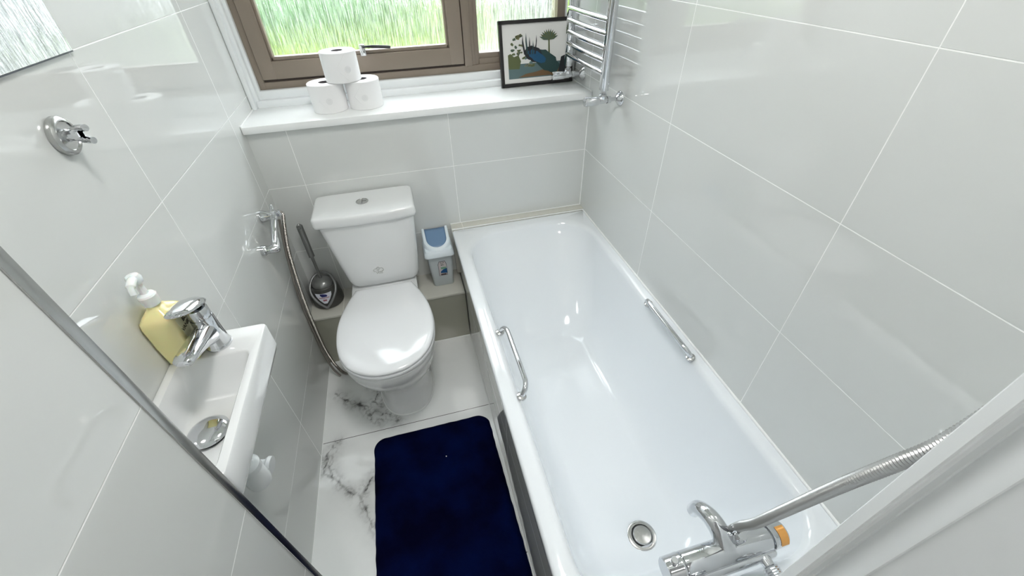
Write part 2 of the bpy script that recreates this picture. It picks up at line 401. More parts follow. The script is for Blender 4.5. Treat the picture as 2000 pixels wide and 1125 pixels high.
win = bpy.data.objects.new('window_1', None); C.objects.link(win); win['kind'] = 'structure'; win['label'] = 'brown painted timber window with two rain textured panes'
ZT = 2.055
bm = new_bm()
box(bm, 0.040, 0.064, 0.243, 0.315, 1.142, ZT, 0.002); box(bm, 1.268, 1.305, 0.243, 0.315, 1.142, ZT, 0.002)
box(bm, 0.062, 1.27, 0.243, 0.315, 1.142, 1.168, 0.003); box(bm, 0.062, 1.27, 0.243, 0.315, 2.02, ZT, 0.002)
box(bm, 0.861, 0.893, 0.238, 0.315, 1.166, 2.03, 0.002); box(bm, 0.891, 0.908, 0.246, 0.315, 1.166, 2.03, 0.002)
box(bm, 0.906, 0.927, 0.254, 0.300, 1.166, 2.03, 0.002)
box(bm, 0.925, 1.272, 0.250, 0.300, 1.166, 1.190, 0.002); box(bm, 0.925, 1.272, 0.256, 0.300, 1.188, 1.210, 0.003)
obj('frame', bm, m_brown, win)
bm = new_bm(); box(bm, 0.066, 0.860, 0.247, 0.30, 1.166, 1.178, 0.0)
box(bm, 0.8575, 0.8625, 0.247, 0.30, 1.17, 2.02); obj('gap_shade', bm, m_brown_dk, win)  # dark strips standing in for the shade in the casement gaps
bm = new_bm()
box(bm, 0.066, 0.118, 0.232, 0.292, 1.178, 2.015, 0.003); box(bm, 0.800, 0.857, 0.232, 0.292, 1.178, 2.015, 0.003)
box(bm, 0.116, 0.802, 0.232, 0.292, 1.178, 1.240, 0.003); box(bm, 0.116, 0.802, 0.232, 0.292, 1.96, 2.015, 0.003)
cas = obj('casement', bm, m_brown, win)
bm = new_bm()
box(bm, 0.1185, 0.128, 0.240, 0.270, 1.2405, 1.96, 0.002); box(bm, 0.7905, 0.7995, 0.240, 0.270, 1.2405, 1.96, 0.002)
box(bm, 0.119, 0.799, 0.240, 0.270, 1.2405, 1.2535, 0.002); bead_o = child('glazing_bead', bm, m_brown, cas)
bm = new_bm(); box(bm, 0.1265, 0.792, 0.268, 0.273, 1.252, 1.96); child('pane', bm, m_glass, cas, smooth=False)
bm = new_bm(); box(bm, 0.926, 1.270, 0.272, 0.277, 1.2085, 2.03); obj('pane', bm, m_glass, win, smooth=False)
# casement latch
bm = new_bm(); box(bm, 0.448, 0.470, 0.226, 0.2325, 1.236, 1.276, 0.002); box(bm, 0.452, 0.467, 0.212, 0.228, 1.256, 1.278, 0.003)
lathe(bm, [(0.006, 0), (0.006, 0.03)], (0.4595, 0.222, 1.248), (0, 0, 1), 12)
latch = child('latch', bm, m_chrome_dk, cas)
bm = new_bm(); tube(bm, catmull([(0.462, 0.214, 1.270), (0.49, 0.206, 1.2705), (0.53, 0.204, 1.268), (0.567, 0.204, 1.264)], 5), [0.0045] * 6 + [0.0058] * 9 + [0.0045], 12)
hb = obj('latch_handle', bm, m_black, None); hb.parent = cas; hb['label'] = 'black latch handle on the window casement'

# ------------------------------------------------------------------ outdoors
def lawn_mat():
    m = bpy.data.materials.new('lawn_green'); m.use_nodes = True; nt = m.node_tree; b = nt.nodes['Principled BSDF']
    tc = nt.nodes.new('ShaderNodeTexCoord'); n = nt.nodes.new('ShaderNodeTexNoise'); n.inputs['Scale'].default_value = 0.35; n.inputs['Detail'].default_value = 6
    nt.links.new(tc.outputs['Object'], n.inputs['Vector'])
    r = nt.nodes.new('ShaderNodeValToRGB'); r.color_ramp.elements[0].position = 0.35; r.color_ramp.elements[0].color = (0.03, 0.075, 0.012, 1)
    r.color_ramp.elements[1].position = 0.65; r.color_ramp.elements[1].color = (0.12, 0.145, 0.015, 1)
    nt.links.new(n.outputs['Fac'], r.inputs[0]); nt.links.new(r.outputs[0], b.inputs['Base Color']); b.inputs['Roughness'].default_value = 0.9; b.inputs['Specular IOR Level'].default_value = 0.1; return m
bm = new_bm()
ng = 40; gv = [[bm.verts.new((-14 + 32 * i / ng, 1.2 + 26 * j / ng, -0.5 + 0.12 * noise.noise(Vector((i * .3, j * .3, 0))))) for i in range(ng + 1)] for j in range(ng + 1)]
for j in range(ng):
    for i in range(ng): bm.faces.new((gv[j][i], gv[j][i + 1], gv[j + 1][i + 1], gv[j + 1][i]))
struct('ground', bm, lawn_mat())
bm = new_bm(); box(bm, 2.7, 9.0, 1.0, 9.5, -0.6, -0.30, 0.01); struct('ground_paving', bm, mat('pale_paving', (0.13, 0.13, 0.12), 0.8, bump=(6, 0.3, 0.01)), label='pale paving outside, blurred behind the right pane')
def foliage_mat(name, c0, c1):
    m = bpy.data.materials.new(name); m.use_nodes = True; nt = m.node_tree; b = nt.nodes['Principled BSDF']
    tc = nt.nodes.new('ShaderNodeTexCoord'); n = nt.nodes.new('ShaderNodeTexNoise'); n.inputs['Scale'].default_value = 1.5; n.inputs['Detail'].default_value = 5
    nt.links.new(tc.outputs['Object'], n.inputs['Vector'])
    r = nt.nodes.new('ShaderNodeValToRGB'); r.color_ramp.elements[0].position = 0.35; r.color_ramp.elements[0].color = (*c0, 1)
    r.color_ramp.elements[1].position = 0.65; r.color_ramp.elements[1].color = (*c1, 1)
    nt.links.new(n.outputs['Fac'], r.inputs[0]); nt.links.new(r.outputs[0], b.inputs['Base Color']); b.inputs['Roughness'].default_value = 0.8; return m
m_hedge = foliage_mat('hedge_green', (0.02, 0.07, 0.025), (0.07, 0.13, 0.05))
def hedge(x0, x1, y0, y1, h, seed):
    bm = new_bm(); box(bm, x0, x1, y0, y1, -0.6, h, 0.3, 3)
    bmesh.ops.subdivide_edges(bm, edges=bm.edges, cuts=10, use_grid_fill=True)
    for v in bm.verts:
        q = noise.noise_vector(v.co * 0.9 + Vector((seed, 0, 0))); v.co += q * 0.45
    return obj('hedge', bm, m_hedge)
tag(hedge(-9, 1.9, 12.5, 14.5, 2.9, 1), 'green hedge blurred behind the left window pane, beyond the lawn', 'hedge')
bm = new_bm(); box(bm, 9.0, 9.4, 1.5, 9.5, -0.6, 3.4); box(bm, 3.1, 9.4, 9.5, 9.9, -0.6, 3.4)
struct('wall_outdoor', bm, mat('white_render', (0.15, 0.155, 0.155), 0.8), label='pale rendered wall outside, seen blurred through the right pane')
sun_d = bpy.data.lights.new('sun', 'SUN'); sun_d.energy = 1.0; sun_d.angle = 0.2; sun_d.color = (1, 0.97, 0.9)
sun = bpy.data.objects.new('sun', sun_d); C.objects.link(sun); sun.rotation_euler = (math.radians(38), 0, math.radians(-25))
# sky portal in the window opening
pl = bpy.data.lights.new('window_portal', 'AREA'); pl.shape = 'RECTANGLE'; pl.size = 1.25; pl.size_y = 0.90; pl.cycles.is_portal = True
po = bpy.data.objects.new('window_portal', pl); C.objects.link(po); po.location = (0.67, 0.33, 1.6); po.rotation_euler = (math.radians(-90), 0, 0)

# ------------------------------------------------------------------ unseen fill lamps, added to brighten the interior
def fill_lamp(x, y, z, power, label, r=0.17):
    t = thing('fill_lamp', label, 'lamp', (x, y, z))
    bm = new_bm(); lathe(bm, [(r + 0.012, 0), (r + 0.012, -0.03), (r, -0.032), (r, -0.001)], (x, y, z), n=40); obj('rim', bm, m_white_pl, t)
    bm = new_bm(); lathe(bm, [(r - 0.001, -0.02), (r - 0.004, -0.040), (r * 0.8, -0.055), (r * 0.4, -0.062), (0.001, -0.064)], (x, y, z), n=40)
    obj('diffuser', bm, mat('fill_lamp_diffuser', (0.9, 0.9, 0.9), 0.5, emis=(1.0, 0.985, 0.96), estr=power), t)
fill_lamp(0.68, -1.12, 2.4, CEIL_FILL_POWER, 'added round ceiling fill lamp over the bathroom, unseen above the frame')
fill_lamp(0.60, -2.5, 2.4, HALL_FILL_POWER, 'added round ceiling fill lamp in the hall, unseen behind the doorway')

# ------------------------------------------------------------------ bathtub
ZB = 0.547
tub = thing('bathtub', 'white acrylic bathtub with two chrome grab bars beside the right tiled wall', 'bathtub', (1.015, -0.83, 0))
def tub_ring(x0, x1, y0, y1, z, r0, r1):
    """rounded rectangle with head corners r1 (y1 end) and foot corners r0 (y0 end)"""
    out = []; k = 12
    for cx, cy, a0, r in ((x1 - r1, y1 - r1, 0, r1), (x0 + r1, y1 - r1, 90, r1), (x0 + r0, y0 + r0, 180, r0), (x1 - r0, y0 + r0, 270, r0)):
        for i in range(k + 1):
            a = math.radians(a0 + 90 * i / k); out.append(Vector((cx + r * math.cos(a), cy + r * math.sin(a), z)))
    for s in range(1): pass
    return out
def tr(x0, x1, y0, y1, z, r0, r1):
    return tub_ring(x0, x1, y0, y1, z, r0, r1)
bm = new_bm(); rings = []
O = (0.690, W - 0.0006, YF + 0.002, -0.0425)
rings.append(tr(O[0] + 0.016, O[1], O[2], O[3], 0.508, 0.004, 0.004))
rings.append(tr(O[0] + 0.003, O[1], O[2], O[3], 0.508, 0.005, 0.005))
rings.append(tr(O[0], O[1], O[2], O[3], 0.514, 0.006, 0.006))
rings.append(tr(O[0], O[1], O[2], O[3], ZB - 0.008, 0.006, 0.006))
rings.append(tr(O[0] + 0.0025, O[1] - 0.001, O[2] + 0.001, O[3] - 0.001, ZB - 0.0025, 0.006, 0.006))
rings.append(tr(O[0] + 0.008, O[1] - 0.002, O[2] + 0.002, O[3] - 0.002, ZB, 0.008, 0.008))
T = (0.743, 1.303, -1.555, -0.095)     # inner edge at rim
F = (0.885, 1.160, -1.425, -0.462)     # floor outline
for k_, dz_ in ((0.0, 0.0), (0.25, 0.0008), (0.5, 0.0032), (0.7, 0.0068), (0.85, 0.0110), (0.95, 0.0150), (1.0, 0.0185)):
    e_ = 1 - k_
    rings.append(tr(T[0] - 0.020 * e_ + 0.002, T[1] + 0.018 * e_ - 0.002, T[2] - 0.022 * e_ + 0.002, T[3] + 0.030 * e_ - 0.006, ZB - dz_, 0.12 + 0.01 * e_, 0.16 + 0.01 * e_))
zf = 0.172
prof = [(0.94, 0.025, 0.045), (0.86, 0.06, 0.11), (0.76, 0.105, 0.20), (0.66, 0.155, 0.29), (0.56, 0.21, 0.375), (0.46, 0.275, 0.465), (0.37, 0.345, 0.55), (0.29, 0.42, 0.63),
        (0.22, 0.50, 0.70), (0.16, 0.58, 0.765), (0.11, 0.66, 0.825), (0.07, 0.745, 0.88), (0.04, 0.825, 0.925), (0.018, 0.905, 0.965), (0.005, 0.98, 1.0), (0.0, 1.05, 1.04)]
for h, k, ky in prof:
    z = zf + (ZB - 0.0185 - zf) * h
    x0 = T[0] + (F[0] - T[0]) * k; x1 = T[1] + (F[1] - T[1]) * k; y0 = T[2] + (F[2] - T[2]) * ky
    y1 = T[3] + (F[3] - T[3]) * ky
    rings.append(tr(x0, x1, y0, y1, z, 0.12 - 0.02 * k, 0.16 - 0.05 * k))
last = rings[-1]; cen = Vector((1.022, -1.30, zf - 0.006))
for s in (0.8, 0.6, 0.4, 0.2, 0.05):
    rings.append([cen + (p - cen) * s for p in last])
loft(bm, rings, False, True)
shell = obj('shell', bm, m_acrylic, tub, angle=50)
bm = new_bm(); box(bm, 0.703, 0.716, -1.60, -0.045, 0.0005, 0.515); sp_ = obj('side_panel', bm, m_tile_panel, tub, smooth=False); sp_['label'] = 'grey tiled side panel of the bathtub'
# foot end panel beneath the rim is behind the tiled panel; drain
bm = new_bm(); dx, dy, dz = 1.035, -1.333, zf - 0.0055
lathe(bm, [(0.0, 0.0), (0.0425, 0.0), (0.0435, 0.0025), (0.041, 0.004), (0.033, 0.0035), (0.0315, 0.0), (0.0, 0.0)], (dx, dy, dz), n=40, caps=False)
dr = obj('drain_ring', bm, m_chrome_dk, tub)
bm = new_bm(); lathe(bm, [(0.0315, 0.0015), (0.026, 0.0015)], (dx, dy, dz + 0.001), n=32, caps=False); child('drain_gap', bm, m_black, dr)
bm = new_bm(); lathe(bm, [(0.0, 0.002), (0.0270, 0.002), (0.0275, 0.008), (0.025, 0.011), (0.012, 0.0122), (0.0, 0.0125)], (dx, dy, dz), n=40, caps=False)
obj('drain_plug', bm, m_chrome_dk, tub)
def grab(x, dirx, y0, y1, lab):
    bm = new_bm()
    pts = [(x, y0, ZB - 0.006), (x + dirx * 0.004, y0, ZB + 0.012), (x + dirx * 0.014, y0 + (0.010 if y1 > y0 else -0.010), ZB + 0.024)]
    s = 1 if y1 > y0 else -1
    pts = [(x, y0, ZB - 0.004), (x + dirx * 0.005, y0 + s * 0.001, ZB + 0.010), (x + dirx * 0.013, y0 + s * 0.008, ZB + 0.023), (x + dirx * 0.018, y0 + s * 0.022, ZB + 0.030),
           (x + dirx * 0.020, y0 + s * 0.045, ZB + 0.032), (x + dirx * 0.020, (y0 + y1) / 2, ZB + 0.032), (x + dirx * 0.020, y1 - s * 0.045, ZB + 0.032),
           (x + dirx * 0.018, y1 - s * 0.022, ZB + 0.030), (x + dirx * 0.013, y1 - s * 0.008, ZB + 0.023), (x + dirx * 0.005, y1 - s * 0.001, ZB + 0.010), (x, y1, ZB - 0.004)]
    tube(bm, catmull(pts, 6), 0.0085, 16)
    g = obj('grab_bar', bm, m_chrome, tub); g['label'] = lab
    for y in (y0, y1):
        bm = new_bm(); lathe(bm, [(0.0, -0.004), (0.014, -0.004), (0.0145, 0.003), (0.010, 0.006), (0.0, 0.006)], (x, y, ZB - 0.001), (dirx * 0.25, 0, 1), 24, caps=False)
        child('flange', bm, m_chrome_dk, g)
grab(0.749, 1, -0.735, -1.005, 'chrome grab bar on the bathtub rim nearest the toilet and mat')
grab(1.3045, -1, -0.745, -1.010, 'chrome grab bar on the bathtub rim along the right wall')

# ------------------------------------------------------------------ bath mixer tap on the door wall
bx, by, bz = 1.028, -1.523, 0.615
tp = thing('bath_mixer_tap', 'chrome bar mixer tap with curved spout at the foot of the bathtub', 'tap', (bx, YF, bz))
bm = new_bm(); lathe(bm, [(0.0, -0.096), (0.0245, -0.096), (0.0255, -0.094), (0.0255, 0.094), (0.0245, 0.096), (0.0, 0.096)], (bx, by, bz), (1, 0, 0), 40, caps=False)
box(bm, bx - 0.088, bx + 0.105, by - 0.034, by - 0.006, bz - 0.030, bz - 0.001, 0.008, 3)
body = obj('body', bm, m_chrome, tp)
for s, dk in ((-1, False), (1, True)):
    bm = new_bm(); lathe(bm, [(0.0205, 0.095), (0.0205, 0.099), (0.0262, 0.0995), (0.0262, 0.104), (0.0255, 0.105), (0.0255, 0.131), (0.0235, 0.134), (0.0, 0.134)], (bx, by, bz), (s, 0, 0), 40, caps=False)
    kb = obj('control_knob', bm, m_chrome, tp)
    bm = new_bm()
    if s > 0:
        for q in range(11):
            a = math.radians(-15 + q * 8); a2 = a + math.radians(9.2)
            f = lambda a, h: Vector((bx + h, by - 0.0259 * math.sin(a) * 1.0 + 0, bz + 0.0259 * math.cos(a)))
            loft(bm, [[f(a, 0.112), f(a, 0.1305), f(a2, 0.1305), f(a2, 0.112)]], False, True)
        child('temperature_mark', bm, m_orange, kb)
    else:
        lathe(bm, [(0.0, 0.0), (0.007, 0.0), (0.0075, 0.010), (0.006, 0.012), (0.0, 0.012)], (bx - 0.118, by + 0.004, bz + 0.0245), (0, 0.1, 1), 20, caps=False)
        child('stop_button', bm, m_chrome, kb)
for dx_ in (-0.075, 0.075):
    bm = new_bm(); ox = bx + dx_
    lathe(bm, [(0.012, 0.028), (0.012, 0.044), (0.0145, 0.046)] + [(0.0165 - 0.001 * (i % 2), 0.047 + 0.0022 * i) for i in range(10)] + [(0.0145, 0.07), (0.012, 0.071), (0.012, 0.084), (0.028, 0.088), (0.029, 0.0995), (0.0, 0.0995)],
          (ox, by, bz - 0.012), (0, -1, 0), 24, caps=False)
    obj('inlet', bm, m_chrome, tp)
bm = new_bm()
sp = catmull([(bx + 0.002, by + 0.004, bz + 0.012), (bx - 0.002, by + 0.028, bz + 0.032), (bx - 0.007, by + 0.056, bz + 0.037), (bx - 0.011, by + 0.080, bz + 0.022), (bx - 0.012, by + 0.088, bz - 0.004)], 7)
tube(bm, sp, [0.0210 - 0.0065 * (i / (len(sp) - 1)) for i in range(len(sp))], 24)
obj('spout', bm, m_chrome, tp)
bm = new_bm(); lathe(bm, [(0.0, 0), (0.006, 0.0), (0.006, 0.016), (0.0105, 0.018), (0.0122, 0.022), (0.0122, 0.038), (0.010, 0.042), (0.0, 0.042)], (bx + 0.017, by + 0.008, bz + 0.012), (0.2, -0.05, 1), 24, caps=False)
obj('diverter_knob', bm, m_chrome, tp)
# shower hose
def corrugated(pts, r, step, amp, name, m, parent=None, n=14):
    P = resample(catmull(pts, 12), step); bm = new_bm()
    tube(bm, P, [r + (amp if i % 2 else -amp) for i in range(len(P))], n)
    return obj(name, bm, m, parent, angle=25)
sh = thing('shower_hose', 'thick ribbed steel shower hose rising from the bath mixer tap to the doorway', 'hose', (1.04, -1.52, 0.58))
corrugated([(1.070, -1.524, 0.556), (1.071, -1.502, 0.575), (1.067, -1.4925, 0.606), (1.053, -1.506, 0.680), (1.043, -1.525, 0.750), (1.034, -1.543, 0.843), (1.036, -1.571, 0.998), (1.045, -1.589, 1.089), (1.056, -1.600, 1.150), (1.070, -1.606, 1.26), (1.095, -1.606, 1.40), (1.11, -1.598, 1.55)], 0.0082, 0.0023, 0.0010, 'hose', m_hose, sh, 20)
bm = new_bm(); lathe(bm, [(0.011, 0), (0.011, 0.03), (0.008, 0.036)], (1.070, -1.528, 0.550), (0, 0.9, 0.6), 20); obj('nut', bm, m_chrome, sh)
hd = thing('shower_holder', 'chrome shower handset holder on the door wall, hidden behind the door lining', 'shower holder', (1.11, YF, 1.6))
bm = new_bm(); lathe(bm, [(0.0, 0), (0.025, 0), (0.025, 0.006), (0.012, 0.010), (0.012, 0.03), (0, 0.03)], (1.11, YF, 1.60), (0, 1, 0), 24, caps=False); obj('bracket', bm, m_chrome, hd)
bm = new_bm(); lathe(bm, [(0.011, -0.06), (0.012, 0.0), (0.014, 0.10), (0.035, 0.13), (0.036, 0.14), (0.0, 0.14)], (1.11, -1.594, 1.60), (0, 0.25, 1), 24); obj('handset', bm, m_chrome, hd)

# ------------------------------------------------------------------ toilet
TX = 0.353
def outline(ctrl, cx, z, n=14, s=1.0, oy=0.0, grow=0.0):
    """ctrl: [(y, halfwidth)...] from back to front; mirrored closed ring"""
    P = catmull([(y, w_, 0) for y, w_ in ctrl], 6)
    cy = (ctrl[0][0] + ctrl[-1][0]) / 2
    pts = []
    R_ = [(max(p.y, 0.0), p.x) for p in P]
    right = [(cx + w_, y) for w_, y in R_]; left = [(cx - w_, y) for w_, y in reversed(R_[:-1])]
    ring = right + left
    out = []
    for x, y in ring:
        x = cx + (x - cx) * s; y = cy + (y - cy) * s + oy
        d = math.hypot(x - cx, y - cy) or 1
        out.append(Vector((x + (x - cx) / d * grow, y + (y - cy) / d * grow, z)))
    return out
SEAT = [(-0.226, 0.118), (-0.29, 0.146), (-0.36, 0.169), (-0.43, 0.182), (-0.50, 0.184), (-0.57, 0.176), (-0.63, 0.155), (-0.675, 0.122), (-0.706, 0.078), (-0.719, 0.040), (-0.7225, 0.0)]
toi = thing('toilet', 'white close coupled toilet with closed lid, between the left wall and the bathtub', 'toilet', (TX, -0.4, 0))
BOWL = [(-0.215, 0.105), (-0.29, 0.138), (-0.36, 0.160), (-0.43, 0.173), (-0.50, 0.176), (-0.57, 0.168), (-0.63, 0.148), (-0.672, 0.116), (-0.700, 0.073), (-0.711, 0.038), (-0.714, 0.0)]
def blend(A, B, t): return [(a[0] + (b[0] - a[0]) * t, a[1] + (b[1] - a[1]) * t) for a, b in zip(A, B)]
FOOT = [(-0.200, 0.100), (-0.25, 0.106), (-0.30, 0.110), (-0.35, 0.113), (-0.40, 0.114), (-0.45, 0.112), (-0.50, 0.101), (-0.54, 0.082), (-0.566, 0.055), (-0.577, 0.028), (-0.580, 0.0)]
bm = new_bm(); rings = []
for z, t, sc_, cx in ((0.0, 0, 1.02, 0.362), (0.010, 0, 1.03, 0.362), (0.016, 0, 1.0, 0.362), (0.06, 0.0, 0.97, 0.362), (0.12, 0.04, 0.95, 0.361), (0.17, 0.14, 0.94, 0.36), (0.215, 0.34, 0.94, 0.358), (0.255, 0.58, 0.95, 0.356), (0.295, 0.79, 0.97, 0.354),
                      (0.335, 0.93, 0.985, TX), (0.365, 1.0, 0.995, TX), (0.385, 1.0, 1.01, TX), (0.402, 1.0, 1.012, TX), (0.409, 1.0, 1.0, TX), (0.411, 1.0, 0.98, TX)):
    rings.append(outline(blend(FOOT, BOWL, t), cx, z, s=sc_))
loft(bm, rings)
rr = [rrect(TX - 0.085, TX + 0.085, -0.30, -0.030, 0.296, 0.02), rrect(TX - 0.118, TX + 0.118, -0.30, -0.025, 0.35, 0.025), rrect(TX - 0.138, TX + 0.138, -0.285, -0.022, 0.40, 0.03), rrect(TX - 0.140, TX + 0.140, -0.27, -0.022, 0.418, 0.03), rrect(TX - 0.137, TX + 0.137, -0.267, -0.025, 0.422, 0.03)]
loft(bm, rr)
obj('bowl', bm, m_ceramic, toi, angle=55)
bm = new_bm(); rings = [outline(FOOT, 0.362, 0.001, s=1.0, grow=0.009), outline(FOOT, 0.362, 0.004, s=1.0, grow=0.008), outline(FOOT, 0.362, 0.006, s=1.0, grow=0.004)]
loft(bm, rings, True, True); obj('silicone_bead', bm, m_caulk, toi)
bm = new_bm(); rings = [outline(SEAT, TX, z, s=s_) for z, s_ in ((0.412, 0.965), (0.413, 0.985), (0.418, 1.0), (0.426, 1.002), (0.430, 0.995), (0.431, 0.97))]
loft(bm, rings); obj('seat', bm, m_seat, toi, angle=55)
bm = new_bm(); rings = [outline(SEAT, TX, z, s=s_) for z, s_ in ((0.4318, 0.955), (0.4325, 0.975), (0.437, 0.992), (0.443, 0.988), (0.4475, 0.965), (0.4505, 0.92), (0.4525, 0.84), (0.4535, 0.7), (0.4540, 0.5), (0.4542, 0.25), (0.4543, 0.05))]
loft(bm, rings); lid = obj('lid', bm, m_seat, toi, angle=60)
for s in (-1, 1):
    bm = new_bm(); lathe(bm, [(0.0, 0), (0.009, 0), (0.009, 0.010), (0.007, 0.013), (0.0, 0.013)], (TX + s * 0.075, -0.236, 0.421), (0, 0, 1), 18, caps=False)
    obj('hinge', bm, m_seat, toi)
# floor bolt
bm = new_bm(); lathe(bm, [(0, 0), (0.008, 0), (0.007, 0.004), (0.0, 0.005)], (0.470, -0.405, 0.05), (1, 0, 0.1), 14, caps=False); obj('bolt_hole', bm, m_black, toi)
# cistern body, tapering down, bowed front
def dens(ring, k=10):
    out = []
    for i in range(len(ring)):
        a, b = ring[i], ring[(i + 1) % len(ring)]; out.append(a)
        if i % 7 == 6:
            for s in range(1, k): out.append(a + (b - a) * (s / k))
    return out
def cring(z, hw, yf, yb, r, bow, xc=TX):
    base = dens(rrect(xc - hw, xc + hw, yf, yb, z, r, 6))
    return [Vector((p.x, p.y - (bow * (1 - ((p.x - xc) / hw) ** 2) if p.y < (yf + yb) / 2 else 0), p.z)) for p in base]
bm = new_bm(); rings = []
for z, hw, r, bw, yf in ((0.424, 0.118, 0.03, 0.004, -0.170), (0.426, 0.128, 0.03, 0.005, -0.180), (0.432, 0.138, 0.03, 0.006, -0.188), (0.445, 0.1455, 0.028, 0.008, -0.193), (0.47, 0.151, 0.026, 0.009, -0.196), (0.55, 0.161, 0.025, 0.010, -0.197), (0.64, 0.172, 0.024, 0.011, -0.198), (0.742, 0.184, 0.024, 0.012, -0.198)):
    rings.append(cring(z, hw, yf, -0.018, r, bw, TX - 0.001 + 0.011 * (0.742 - z) / 0.3))
loft(bm, rings); cis = obj('cistern', bm, m_ceramic, toi, angle=50)
bm = new_bm(); rings = []
for z, g, r in ((0.741, -0.003, 0.012), (0.743, 0.003, 0.014), (0.747, 0.007, 0.015), (0.757, 0.008, 0.016), (0.774, 0.007, 0.015), (0.781, 0.005, 0.014), (0.7852, 0.001, 0.012), (0.7868, -0.006, 0.010), (0.7872, -0.05, 0.004)):
    rings.append(cring(z, 0.188 + g, -0.199 - g, -0.014 - 0.0 * g, max(0.004, r), 0.014, 0.3495))
loft(bm, rings); cl_ = obj('cistern_lid', bm, m_ceramic, toi, angle=50)
bm = new_bm(); lathe(bm, [(0.0, 0.0), (0.024, 0.0), (0.0245, 0.003), (0.021, 0.0045), (0.0205, 0.003), (0.0, 0.0034)], (0.3455, -0.108, 0.7865), n=32, caps=False)
fb = child('flush_button', bm, m_chrome_dk, cl_)
bm = new_bm(); box(bm, 0.3448, 0.3462, -0.128, -0.088, 0.7895, 0.7908); box(bm, 0.346, 0.362, -0.1085, -0.1075, 0.7895, 0.7905); 
sg = obj('button_split', bm, m_black, None); sg.parent = fb if False else cl_
# grey printed crest on cistern front
def arc(bm, cx, cz, r, a0, a1, yf, th=0.0011, n=10):
    pts = [Vector((cx + r * math.cos(math.radians(a0 + (a1 - a0) * i / n)), yf, cz + r * math.sin(math.radians(a0 + (a1 - a0) * i / n)))) for i in range(n + 1)]
    tube(bm, pts, th / 2, 6)
bm = new_bm(); yy = -0.2073; gx, gz = 0.347, 0.517
arc(bm, gx, gz + 0.001, 0.004, 0, 360, yy); arc(bm, gx, gz + 0.001, 0.0095, 20, 200, yy); arc(bm, gx - 0.010, gz, 0.008, 60, 270, yy); arc(bm, gx + 0.011, gz, 0.009, -80, 110, yy)
arc(bm, gx, gz + 0.008, 0.006, -20, 200, yy); arc(bm, gx + 0.015, gz - 0.003, 0.006, -120, 90, yy); arc(bm, gx - 0.017, gz - 0.002, 0.005, 90, 280, yy)
arc(bm, gx + 0.003, gz - 0.004, 0.0075, 180, 330, yy)
cr = child('crest', bm, m_greyink, cis); cr['label'] = 'grey printed crest on the cistern front'
t = text('crest_lettering', 'VOZ', 0.013, basis((gx + 0.002, yy + 0.0003, gz - 0.0165), (1, 0, 0.0), (0, 0, 1)), m_greyink, None); t.parent = cis

# ------------------------------------------------------------------ bidet hose bracket on the left wall and its hose
br = thing('hose_bracket', 'chrome angled pipe bracket on the left wall beside the toilet', 'bracket', (0, -0.25, 0.79))
A0 = Vector((0.043, -0.196, 0.826)); B0 = Vector((0.043, -0.317, 0.757))
bm = new_bm(); lathe(bm, [(0.0, 0), (0.0225, 0), (0.0228, 0.004), (0.0215, 0.010), (0.0180, 0.026), (0.0160, 0.052), (0.012, 0.055), (0.0, 0.055)], (0, A0.y, A0.z), (1, 0, 0), 28, caps=False)
lathe(bm, [(0.009, 0), (0.0075, 0.016), (0.006, 0.018), (0.0055, 0.026), (0.0, 0.030)], (0.043, A0.y + 0.002, A0.z + 0.010), (0, 0.62, 0.8), 18, caps=True)
obj('upper_mount', bm, m_chrome, br)
bm = new_bm(); lathe(bm, [(0.0, 0), (0.0185, 0), (0.0185, 0.010), (0.0165, 0.012), (0.0145, 0.02), (0.0135, 0.052), (0.010, 0.057), (0.0, 0.057)], (0, B0.y, B0.z), (1, 0, 0), 28, caps=False)
tube(bm, [(0.052, B0.y, B0.z), (0.056, B0.y + 0.010, B0.z + 0.012), (0.058, B0.y + 0.022, B0.z + 0.030)], [0.009, 0.006, 0.004], 12)
obj('lower_mount', bm, m_chrome, br)
bm = new_bm(); d = (B0 - A0); 
lathe(bm, [(0.0145, 0.010), (0.0145, 0.020), (0.0125, 0.022), (0.0125, d.length - 0.022), (0.0135, d.length - 0.02), (0.0135, d.length - 0.008), (0.009, d.length)], A0, d, 24)
obj('pipe', bm, m_chrome, br)
bh = thing('flexible_hose', 'thin grey steel flexible hose hanging from the left wall bracket to the floor', 'hose', (0.05, -0.21, 0.3))
corrugated([(0.062, -0.188, 0.832), (0.070, -0.184, 0.815), (0.058, -0.190, 0.76), (0.040, -0.198, 0.66), (0.028, -0.215, 0.50), (0.024, -0.228, 0.38), (0.024, -0.236, 0.26), (0.030, -0.250, 0.15), (0.050, -0.268, 0.060), (0.085, -0.290, 0.016), (0.125, -0.262, 0.012), (0.165, -0.22, 0.05)], 0.0064, 0.0026, 0.0010, 'hose', mat('dull_steel_hose', (0.34, 0.32, 0.295), 0.34, metal=1.0), bh, 12)
bm = new_bm(); lathe(bm, [(0.009, 0), (0.009, 0.02)], (0.058, -0.190, 0.838), (0.2, 0.1, -1), 16); obj('nut', bm, m_chrome, bh)
def bm_second():
    return corrugated([(0.052, -0.186, 0.80), (0.030, -0.200, 0.66), (0.014, -0.215, 0.50), (0.011, -0.228, 0.38), (0.012, -0.236, 0.26), (0.016, -0.252, 0.15), (0.034, -0.275, 0.052), (0.06, -0.298, 0.014)], 0.0045, 0.003, 0.0003, 'liner', mat('dark_hose_liner', (0.30, 0.275, 0.25), 0.4, metal=0.8), bh, 10)
bm_second()

